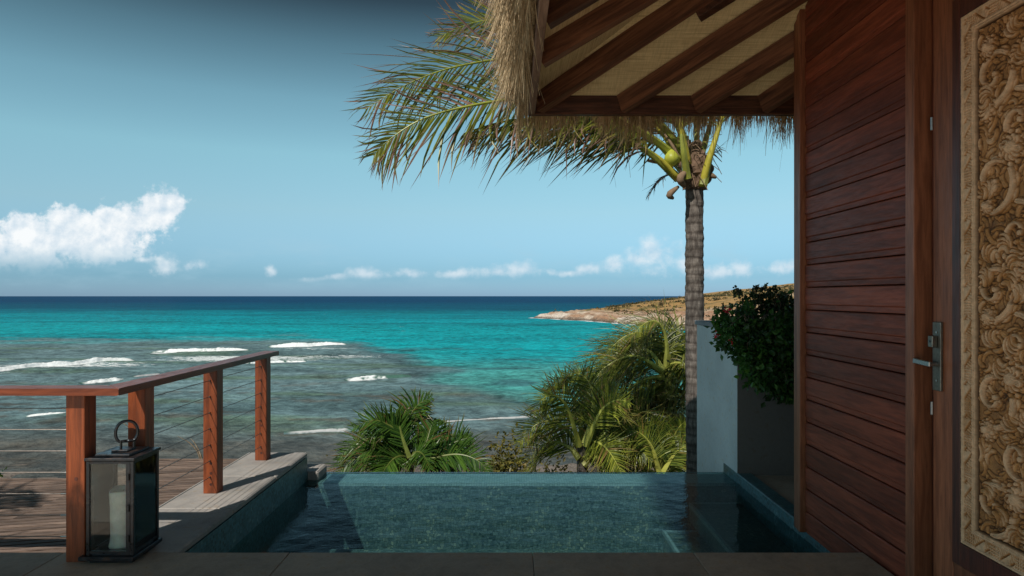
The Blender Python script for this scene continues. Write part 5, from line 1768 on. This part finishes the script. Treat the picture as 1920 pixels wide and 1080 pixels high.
def carve_height(W, H, dx):
    """height field of the carved panel, W along the door, H up; metres -> array rows=z, cols=s"""
    nx, ny = int(W / dx), int(H / dx)
    S, Z = np.meshgrid((np.arange(nx) + 0.5) * dx, (np.arange(ny) + 0.5) * dx)
    h = np.zeros((ny, nx))
    rg = np.random.default_rng(12)

    def stroke(P, w, ht, base=0.0, groove=0.35):
        P = np.asarray(P); w = np.asarray(w)
        m = w.max() + dx
        x0 = int(max(0, (P[:, 0].min() - m) / dx)); x1 = int(min(nx, (P[:, 0].max() + m) / dx + 1))
        y0 = int(max(0, (P[:, 1].min() - m) / dx)); y1 = int(min(ny, (P[:, 1].max() + m) / dx + 1))
        if x1 - x0 < 2 or y1 - y0 < 2: return
        sx = S[y0:y1, x0:x1]; sz = Z[y0:y1, x0:x1]
        best = np.full(sx.shape, 9.0); bt = np.zeros(sx.shape); sgn = np.zeros(sx.shape)
        for i in range(len(P) - 1):
            a = P[i]; b = P[i + 1]; ab = b - a; l2 = ab @ ab + 1e-12
            t = np.clip(((sx - a[0]) * ab[0] + (sz - a[1]) * ab[1]) / l2, 0, 1)
            qx = a[0] + t * ab[0]; qz = a[1] + t * ab[1]
            d = np.hypot(sx - qx, sz - qz) / (w[i] * (1 - t) + w[i + 1] * t)
            better = d < best
            sg = np.sign(ab[0] * (sz - qz) - ab[1] * (sx - qx))
            sgn = np.where(better, sg, sgn); bt = np.where(better, (i + t) / (len(P) - 1), bt); best = np.where(better, d, best)
        ins = best < 1
        prof = np.sqrt(np.clip(1 - best ** 2, 0, 1))
        # concave gouge on one side gives the carved leaf look
        fl = 2 if w.max() < 0.011 else 3
        g = groove * 0.75 * (0.5 - 0.5 * np.cos(best * sgn * math.pi * 2 * fl / 2 + 0.6)) * (best < 0.92) + 0.25 * groove * (sgn > 0) * best
        val = base + ht * (0.35 + 0.65 * prof - g)
        sub = h[y0:y1, x0:x1]
        h[y0:y1, x0:x1] = np.where(ins, np.maximum(sub * 0.55, val), np.where(best < 1.28, np.minimum(sub, sub * 0.45), sub))

    def curl(x, y, a0, L, bend, w, ht, n=12):
        """a tapering stroke that starts at x,y heading a0 and bends"""
        P = [(x, y)]; a = a0
        for i in range(n):
            a += bend / n * (1 + 1.2 * i / n)
            P.append((P[-1][0] + math.cos(a) * L / n, P[-1][1] + math.sin(a) * L / n))
        ww = w * np.sin(np.linspace(0.25, 1.0, n + 1) * math.pi) ** 0.7 + 0.0012
        stroke(np.array(P), ww, ht)
        return np.array(P)
    # field background texture
    fx0 = 0.098
    # underlying leafage
    h[:] = 0.0045
    for k in range(480):
        x = rg.uniform(fx0, W); y = rg.uniform(0.10, H - 0.10)
        curl(x, y, rg.uniform(0, 6.28), rg.uniform(0.07, 0.15), rg.uniform(1.2, 2.8) * rg.choice([-1, 1]), rg.uniform(0.008, 0.014), rg.uniform(0.006, 0.010), 8)
    # main scrolls: big S curves climbing the panel
    def scroll(cx, cy, r, turn, a0, ht=0.016):
        P = []; n = 46
        for i in range(n):
            t = i / (n - 1)
            a = a0 + turn * t * 2 * math.pi * 1.25
            rr = r * (1 - t) ** 0.85 + 0.008
            P.append((cx + rr * math.cos(a), cy + rr * math.sin(a)))
        P = np.array(P)
        # lobes outwards along the scroll
        for i in range(1, n - 8, 3):
            tg = P[i + 1] - P[i - 1]; an = math.atan2(tg[1], tg[0])
            curl(P[i][0], P[i][1], an - turn * 0.8, 0.085 * (1 - i / n) + 0.035, turn * 2.0, 0.0115, ht * 0.75, 8)
            if i % 2: curl(P[i][0], P[i][1], an + turn * 0.9, 0.032, -turn * 1.8, 0.007, ht * 0.65, 7)
        stroke(P, np.linspace(0.0135, 0.006, n), ht, 0.003)
        stroke(np.array([P[-1], P[-1] + 0.001]), np.array([0.014, 0.014]), ht * 1.15)

    def flower(cx, cy, r, petals=11, ht=0.019):
        for ring, (rr, pw, hh) in enumerate(((1.0, 0.30, 0.62), (0.68, 0.26, 0.85))):
            for k in range(petals):
                a = 2 * math.pi * (k + 0.5 * ring) / petals
                P = np.array([(cx + math.cos(a) * r * s, cy + math.sin(a) * r * s) for s in np.linspace(0.25, rr, 6)])
                stroke(P, r * pw * np.array([0.3, 0.65, 0.95, 1.0, 0.8, 0.25]) , ht * hh, 0, 0.45)
        d = np.hypot(S - cx, Z - cy) / (r * 0.36)
        dome = ht * (0.75 + 0.45 * np.sqrt(np.clip(1 - d ** 2, 0, 1)))
        hatch = 0.003 * ((np.abs(((S - cx + Z - cy) / 0.009) % 1 - 0.5) < 0.16) | (np.abs(((S - cx - Z + cy) / 0.009) % 1 - 0.5) < 0.16))
        m = d < 1
        h[m] = (dome - hatch)[m]
    y = 0.24
    k = 0
    while y < H - 0.1:
        side = k % 2
        cx = 0.20 if side == 0 else 0.34
        scroll(cx, y, 0.125, 1 if side == 0 else -1, -math.pi / 2 if side == 0 else math.pi / 2)
        y += 0.235
        k += 1
    for (cx, cy, r) in [(0.325, 0.30, 0.07), (0.30, 0.80, 0.075), (0.33, 1.30, 0.085), (0.30, 1.78, 0.075), (0.34, 2.16, 0.06), (0.165, 2.25, 0.055), (0.16, 0.56, 0.05), (0.165, 1.06, 0.05), (0.155, 1.98, 0.055), (0.16, 1.55, 0.045)]:
        flower(cx, cy, r)
    for kk in range(34):
        x = rg.uniform(fx0 + 0.015, W); yy = rg.uniform(0.12, H - 0.12)
        a0 = rg.uniform(0, 6.28); b = rg.choice([-1, 1])
        for j in range(4):
            curl(x, yy, a0 + j * 0.34 * b, 0.12 - 0.016 * j, b * 1.7, 0.0125, 0.014 - 0.001 * j, 8)
    # border: lips, carved band, rods; on the hinge side and along top and bottom
    band = 0.0095
    dist_top = H - Z; dist_bot = Z
    e = np.minimum(S, np.minimum(dist_top, dist_bot))
    along = np.where(S <= np.minimum(dist_top, dist_bot), Z, S + 5)
    b = e < fx0 - 0.006
    hb = np.full_like(h, 0.013)
    hb = np.where(e < 0.010, 0.017, hb)
    # band between 0.012 and 0.066
    inb = (e > 0.013) & (e < 0.066)
    per = 0.152
    ph = (along % per) / per
    q = (e - 0.013) / 0.053
    lay = np.full_like(h, 0.012)
    hat = ph < 0.42
    gx = np.abs((q * 4.0) % 1 - 0.5); gz = np.abs((ph / 0.42 * 5.0) % 1 - 0.5)
    lay = np.where(hat, np.where((gx > 0.34) | (gz > 0.34), 0.0125, 0.0055), lay)
    tri = (~hat)
    p2 = (ph - 0.42) / 0.58
    # triangles on a diagonal, with small cut petals
    dg = np.abs(((p2 * 1.35) % 1) - q)
    lay = np.where(tri & (dg < 0.10), 0.004, lay)
    lay = np.where(tri & (((p2 * 1.35) % 1) < q - 0.1) & (np.sin(p2 * 40 + q * 9) > 0.35), 0.007, lay)
    hb = np.where(inb, lay, hb)
    # two rods with beads
    for r0 in (0.074, 0.087):
        dd = np.abs(e - r0) / 0.0062
        rod = 0.009 + 0.009 * np.sqrt(np.clip(1 - dd ** 2, 0, 1)) * (0.75 + 0.25 * (np.abs((along / 0.032) % 1 - 0.5) > 0.09))
        hb = np.where(dd < 1, rod, hb)
    hb = np.where((e > 0.0665) & (e < 0.0675), 0.004, hb)
    h = np.where(b, hb * 0.62 + 0.003, np.where(e < fx0, 0.0, h))
    h += 0.0004 * rg.normal(0, 1, h.shape)
    # soften
    for _ in range(1):
        hp = np.pad(h, 1, mode='edge')
        h = (hp[1:-1, 1:-1] * 4 + hp[:-2, 1:-1] + hp[2:, 1:-1] + hp[1:-1, :-2] + hp[1:-1, 2:]) / 8
    return S, Z, h


def build_door():
    DX = 2.10
    d = thing('door', (DX, 2.6, 0.0), 'x', 'door')
    d.parent = villa
    d.location = Vector((DX, 2.6, 0.0)) - woff(villa)
    for k in ('label', 'category'):
        del d[k]
    d['label'] = 'wooden door with a large carved floral panel'
    y_l = 3.262
    # stiles and rails
    MB().box(DX, DX + 0.05, 3.116, y_l, 0.02, 2.995, 0.002).build('stile', M['trim'], d)
    MB().box(DX, DX + 0.05, 1.905, 2.05, 0.02, 2.995, 0.002).build('stile', M['trim'], d)
    MB().box(DX + 0.001, DX + 0.05, 2.052, 3.114, 0.02, 0.235, 0.002).build('rail', M['trim'], d)
    MB().box(DX + 0.001, DX + 0.05, 2.052, 3.114, 2.905, 2.995, 0.002).build('rail', M['trim'], d)
    # inner moulding
    MB().box(DX - 0.006, DX + 0.04, 3.062, 3.1145, 0.237, 2.903, 0.002).build('moulding', M['trim_dark'], d)
    MB().box(DX - 0.005, DX + 0.04, 2.11, 3.061, 0.237, 0.345, 0.002).build('moulding', M['trim_dark'], d)
    MB().box(DX - 0.005, DX + 0.04, 2.11, 3.061, 2.803, 2.903, 0.002).build('moulding', M['trim_dark'], d)
    MB().box(DX - 0.006, DX + 0.04, 2.052, 2.108, 0.237, 2.903, 0.002).build('moulding', M['trim_dark'], d)
    # carved panel
    W, H = 0.47, 2.452
    dx = 0.0026
    S, Z, h = carve_height(W, H, dx)
    X = DX + 0.022 - h * 1.9
    Y = 3.058 - S
    z = 0.348 + Z
    V = np.stack([X, Y, z], -1).reshape(-1, 3)
    ny, nx = h.shape
    # teak: pale worn faces, orange brown oil in cuts, deep recesses darkened for relief
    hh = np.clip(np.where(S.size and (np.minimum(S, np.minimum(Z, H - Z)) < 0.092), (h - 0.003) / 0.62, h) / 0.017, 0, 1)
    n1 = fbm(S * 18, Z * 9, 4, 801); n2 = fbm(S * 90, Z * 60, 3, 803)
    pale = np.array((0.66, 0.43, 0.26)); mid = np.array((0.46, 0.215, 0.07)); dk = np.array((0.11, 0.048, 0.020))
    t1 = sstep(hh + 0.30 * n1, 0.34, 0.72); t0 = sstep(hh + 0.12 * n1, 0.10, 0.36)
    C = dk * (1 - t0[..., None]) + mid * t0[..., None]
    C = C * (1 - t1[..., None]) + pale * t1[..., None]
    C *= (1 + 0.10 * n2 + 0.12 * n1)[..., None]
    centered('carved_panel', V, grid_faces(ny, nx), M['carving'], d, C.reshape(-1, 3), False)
    # rest of the panel beyond the picture: the same teak, plain raised field
    MB().box(DX + 0.002, DX + 0.03, 2.11, 3.058 - W - 0.001, 0.348, 2.80, 0.004).build('panel_field', M['trim'], d)
    # hinges
    for z in (2.36, 1.0 - 0.06):
        MB().tube([(DX - 0.004, 3.268, z - 0.032), (DX - 0.004, 3.268, z + 0.032)], 0.006, 8).build('hinge', M['steel'], d)
    # lock set
    MB().box(DX - 0.014, DX - 0.001, 3.185, 3.247, 1.035, 1.372, 0.002).build('lock_plate', M['bronze'], d)
    MB().box(DX - 0.040, DX - 0.0145, 3.208, 3.244, 1.247, 1.305, 0.003).build('lock_cylinder', M['bronze'], d)
    MB().tube([(DX - 0.042, 3.226, 1.276), (DX - 0.0405, 3.226, 1.276)], 0.006, 10).build('keyhole', M['iron'], d)
    MB().tube([(DX - 0.050, 3.214, 1.165), (DX - 0.0145, 3.214, 1.165)], 0.010, 12).build('lever_neck', M['lever'], d)
    MB().beam((DX - 0.058, 3.195, 1.153), (DX - 0.060, 3.325, 1.160), 0.012, 0.026, bev=0.003).build('lever', M['lever'], d)
    for z in (1.085, 1.322):
        MB().tube([(DX - 0.017, 3.214, z), (DX - 0.0142, 3.214, z)], 0.006, 10).build('screw', M['steel'], d)
    MB().box(DX - 0.004, DX - 0.0005, 3.252, 3.260, 1.10, 1.28, 0.0).build('strike_plate', M['steel'], d)


build_door()


def strands(P0, D0, L, droop, w, cA, cB, rg, K=4, spread=0.0):
    n = len(P0)
    V = np.zeros((n, K, 2, 3)); C = np.zeros((n, K, 2, 3))
    s = rg.normal(0, 1, (n, 3)); s = np.cross(D0, s); s /= np.linalg.norm(s, axis=1)[:, None]
    t = rg.beta(1.6, 1.8, n)[:, None]
    base = np.array(cA)[None] * (1 - t) + np.array(cB)[None] * t
    bend = rg.normal(0, spread, (n, 3))
    for k in range(K):
        q = k / (K - 1)
        p = P0 + D0 * (L * q)[:, None] + np.array((0, 0, -1)) * (L * droop * q * q)[:, None] + bend * (L * q * q)[:, None]
        ww = (w * (1 - 0.75 * q))
        V[:, k, 0] = p - s * ww / 2; V[:, k, 1] = p + s * ww / 2
        C[:, k, 0] = C[:, k, 1] = base * (1.0 - 0.15 * q)
    b = (np.arange(n) * K * 2)[:, None] + (np.arange(K - 1) * 2)[None]
    b = b.ravel()
    return V.reshape(-1, 3), np.stack([b, b + 1, b + 3, b + 2], 1), C.reshape(-1, 3)


EZ = 3.0           # underside of the eave beam
EX = 0.19          # inner face of the left eave
EY = 5.40          # inner face of the far eave


def build_roof():
    r = thing('roof', (EX, EY, EZ), 'x', 'roof')
    r.parent = villa
    r.location = Vector((EX, EY, EZ)) - woff(villa)
    del r['category']
    r['label'] = 'thatched hip roof with dark rafters under woven matting'
    s = 0.50
    # fascia beams
    MB().box(EX - 0.052, 9.0, EY, EY + 0.06, EZ, EZ + 0.20, 0.003).build('eave_beam', M['beam_x'], r)
    MB().box(EX - 0.050, EX, -6.0, EY - 0.001, EZ, EZ + 0.29, 0.003).build('eave_beam', M['fascia'], r, label='greyer eave beam running towards the viewer')
    # woven matting on the two roof planes, meeting on the hip
    zc = EZ + 0.155
    AP = (6.0, EY - 5.81, zc + s * 5.81)
    def pane(name, corners, mat, th=0.02, up=(0, 0, 1)):
        A = np.array(corners, float)
        n = len(A)
        V = np.concatenate([A, A + np.array((0, 0, th))])
        fs = [tuple(range(n)), tuple(range(n, 2 * n))[::-1]]
        for k in range(n):
            j = (k + 1) % n
            fs.append((k, k + n, j + n, j))
        return centered(name, V, fs, mat, r)
    far = [(EX + 0.001, EY - 0.001, zc), (9.0, EY - 0.001, zc), (9.0, EY - 5.81, zc + s * 5.81), (6.0, EY - 5.81, zc + s * 5.81)]
    left = [(EX + 0.001, EY - 0.001, zc), (6.0, EY - 5.81, zc + s * 5.81), (6.0, -6, zc + s * 5.81), (EX + 0.001, -6, zc)]
    pane('ceiling_matting', far, M['woven'])
    # on the left plane the reeds run along the eave: same matting turned
    pane('ceiling_matting', left, M['woven_y'])
    # thatch body above
    for nm, poly in (('thatch', far), ('thatch', left)):
        A = np.array(poly, float)
        A[:, 2] += 0.03
        pane('thatch_layer', A, M['thatch_body'], 0.24)
    # rafters. far plane: start on the eave beam at x0, run (1,-b, s*b)
    def rafter(p0, dirv, L=6.0, w=0.075, hgt=0.16, drop=0.0):
        p0 = np.array(p0, float); d = np.array(dirv, float); d /= np.linalg.norm(d)
        # the bottom follows the roof plane
        MBx = MB().beam(p0, p0 + d * L, w, hgt)
        V = np.concatenate(MBx.v)
        # object whose own X runs along the rafter, for the grain
        yaw = math.atan2(d[1], d[0]); pitch = -math.asin(d[2])
        Rm = Matrix.Rotation(yaw, 3, 'Z') @ Matrix.Rotation(pitch, 3, 'Y')
        Ri = np.array(Rm.inverted())
        Vl = (V - p0) @ Ri.T
        me = raw_mesh('rafter', Vl, MBx.f, None, False, M['rafter'])
        o = put('rafter', me, r, tuple(p0), Rm.to_euler())
        return o
    zb = EZ + 0.004
    b = 0.83
    rafter((EX + 0.045, EY - 0.045, zb), (1, -b, s * 0.5 * (1 + b)), w=0.085, hgt=0.15)                 # hip
    for x0, bb in ((0.92, 0.93), (1.53, 1.0), (2.08, 1.2), (2.7, 1.3), (3.4, 1.4), (4.2, 1.6)):
        rafter((x0, EY - 0.03, zb), (1, -bb, s * bb), w=0.075, hgt=0.15)
    for y0, bb in ((4.28, 0.30), (3.66, 0.28), (3.05, 0.22), (2.45, 0.15), (1.8, 0.1), (1.1, 0.05), (0.4, 0.0), (-0.4, 0.0), (-1.2, 0.0), (-2.0, 0.0)):
        rafter((EX + 0.02, y0, zb), (1, -bb, s), w=0.07, hgt=0.15, L=5.0)
    # short lookout beams under the rafters beside the wall
    MB().beam((1.31, 4.57, 3.43), (2.3, 4.02, 3.92), 0.10, 0.12, bev=0.003).build('lookout_beam', M['beam_x'], r)
    MB().beam((2.0, 4.86, 3.46), (3.0, 4.30, 3.92), 0.10, 0.12, bev=0.003).build('lookout_beam', M['beam_x'], r)
    MB().beam((1.28, 3.92, 3.60), (2.1, 3.35, 4.05), 0.09, 0.12, bev=0.003).build('lookout_beam', M['beam_x'], r)
    # thatch fringe: left eave
    rg = np.random.default_rng(88)
    A, B = (0.34, 0.22, 0.11), (0.92, 0.72, 0.46)
    n = 24000
    y = rg.uniform(-1.0, EY + 0.10, n)
    q = rg.uniform(0, 1, n)                       # 0 at the beam, 1 outermost
    x = EX - 0.075 - 0.12 * q
    z = EZ + 0.27 + 0.62 * rg.random(n) ** 1.1 + 0.10 * q
    cl1 = fbm(y * 7, z * 5, 4, 92); cl2 = fbm(y * 9 + 5, z * 6, 4, 93)
    P0 = np.stack([x, y, z], 1)
    D = np.stack([-0.26 * q - 0.08 + rg.normal(0, 0.13, n) + 0.25 * cl1, rg.normal(0.05, 0.15, n) + 0.5 * cl2, -1 + rg.normal(0, 0.05, n)], 1)
    D /= np.linalg.norm(D, axis=1)[:, None]
    L = rg.uniform(0.12, 0.40, n) * (1 + 0.5 * cl2)
    D[:, 0] = np.minimum(D[:, 0], 0.02)
    V, Fc, C = strands(P0, D, L, 0.10, 0.0080, A, B, rg, 4, 0.12)
    C *= np.repeat(np.clip(0.85 + 0.9 * cl1, 0.35, 1.3), 8)[:, None]
    keepz = 1
    centered('thatch_fringe', V, Fc, M['straw'], r, C, kind='stuff', label='straw fringe of the left eave')
    # solid straw behind the fringe so that nothing shows through
    prof = [(EX - 0.054, EZ + 0.12), (EX - 0.10, EZ + 0.10), (EX - 0.22, EZ + 0.22), (EX - 0.25, EZ + 0.45), (EX - 0.12, EZ + 0.95), (EX + 0.2, EZ + 1.05), (EX + 0.2, EZ + 0.46), (EX - 0.054, EZ + 0.31)]
    MB().prism(prof, 'y', -6.0, EY + 0.12).build('thatch_edge', M['thatch_body'], r)
    # far eave: fringe hanging behind the beam
    n = 8000
    x = rg.uniform(EX - 0.15, 4.6, n)
    P0 = np.stack([x, EY + 0.085 + 0.22 * rg.random(n), EZ + 0.10 + 0.25 * rg.random(n)], 1)
    D = np.stack([rg.normal(0, 0.10, n), rg.normal(0.10, 0.08, n), -np.ones(n)], 1); D /= np.linalg.norm(D, axis=1)[:, None]
    clump = fbm(x * 6, x * 0 + 1.5, 4, 91)
    L = rg.uniform(0.13, 0.30, n) * (1 + 0.9 * clump) * (1 + (rg.random(n) < 0.03) * 0.6)
    V, Fc, C = strands(P0, D, L, 0.0, 0.0085, (0.42, 0.27, 0.13), (0.85, 0.62, 0.36), rg, 3, 0.07)
    centered('thatch_fringe', V, Fc, M['straw'], r, C, kind='stuff', label='straw fringe hanging behind the far eave beam')
    MB().box(EX - 0.1, 9.0, EY + 0.062, EY + 0.34, EZ + 0.13, EZ + 0.45).build('thatch_edge', M['thatch_body'], r)


def m_straw_body():
    m, T, out = new_mat('thatch_body')
    pos = T.node('ShaderNodeTexCoord').outputs['Object']
    n = T.noise(T.mapping(pos, (30, 30, 4)), 2.0, 5, 0.7)
    c = T.mix(T.rng(n, 0.3, 0.7), (0.22, 0.15, 0.08), (0.62, 0.48, 0.29))
    principled(T, out, c, 0.9, n, 0.8, 0.03, 0.1)
    return m


M['thatch_body'] = m_straw_body()


def m_woven_y():
    m = M['woven'].copy()
    m.name = 'woven_ceiling_turned'
    for nd in m.node_tree.nodes:
        if nd.type == 'MAPPING':
            s = nd.inputs['Scale'].default_value
            s[0], s[1] = s[1], s[0]
    return m


M['woven_y'] = m_woven_y()
build_roof()


def build_shade_canopy():
    """a narrow unseen canopy added to shade the near paving"""
    r = thing('shade_canopy', (-2.0, 0.0, 3.0), 'x', 'roof')
    r.parent = villa
    r.location = Vector((-2.0, 0.0, 3.0)) - woff(villa)
    del r['category']
    r['label'] = 'added narrow thatched canopy, out of view, shading the near terrace'
    A = np.array([(-7.4, 1.62, 2.80), (EX - 0.06, 1.62, 2.80), (EX - 0.06, 0.95, 2.86), (-7.4, 0.95, 2.86)], float)
    V = np.concatenate([A, A + np.array((0, 0, 0.10))])
    fs = [(0, 1, 2, 3), (7, 6, 5, 4)] + [(k, k + 4, (k + 1) % 4 + 4, (k + 1) % 4) for k in range(4)]
    centered('thatch_layer', V, fs, M['thatch_body'], r)
    for x in (-7.39, -4.2):
        MB().box(x, x + 0.10, 1.1, 1.20, 0.003, 2.80).build('canopy_post', M['post'], r)
    rg = np.random.default_rng(77)
    n = 6000
    x = rg.uniform(-7.4, EX - 0.06, n)
    P0 = np.stack([x, 1.60 + 0.1 * rg.random(n), 2.82 + 0.15 * rg.random(n)], 1)
    D = np.stack([rg.normal(0, 0.12, n), 0.4 + rg.normal(0, 0.1, n), -np.ones(n)], 1); D /= np.linalg.norm(D, axis=1)[:, None]
    L = rg.uniform(0.08, 0.22, n) * (1 + 0.5 * fbm(x * 4, x * 0, 3, 5))
    V, Fc, C = strands(P0, D, L, 0.0, 0.010, (0.4, 0.3, 0.17), (0.8, 0.62, 0.4), rg, 3, 0.06)
    centered('thatch_fringe', V, Fc, M['straw'], r, C, kind='stuff')


build_shade_canopy()


def build_shade_palm():
    """a palm added left of the viewer, out of view, to dapple the lower deck"""
    c = (-7.0, 1.1, 3.6)
    t = thing('palm', (c[0], c[1], -3.0), 'added unseen palm shading the lower deck from the left', 'palm tree')
    V, Fc, Cc = trunk_mesh((c[0], c[1], -3.0), (c[0], c[1], c[2]), 0.13, 0.11, 0, 40, 14, 4)
    centered('trunk', V, Fc, M['trunk'], t, Cc, True, base=(c[0], c[1], -3.0))
    for i in range(6):
        pts = arc_frond(c, i * 137.5 % 360, 15 + (i * 29) % 50, 2.6, 0.6, 7)
        frond_obj(t, pts, n_leaf=50, leaf_len=0.8, droop=0.6, width=0.05, seed=900 + i)


build_shade_palm()
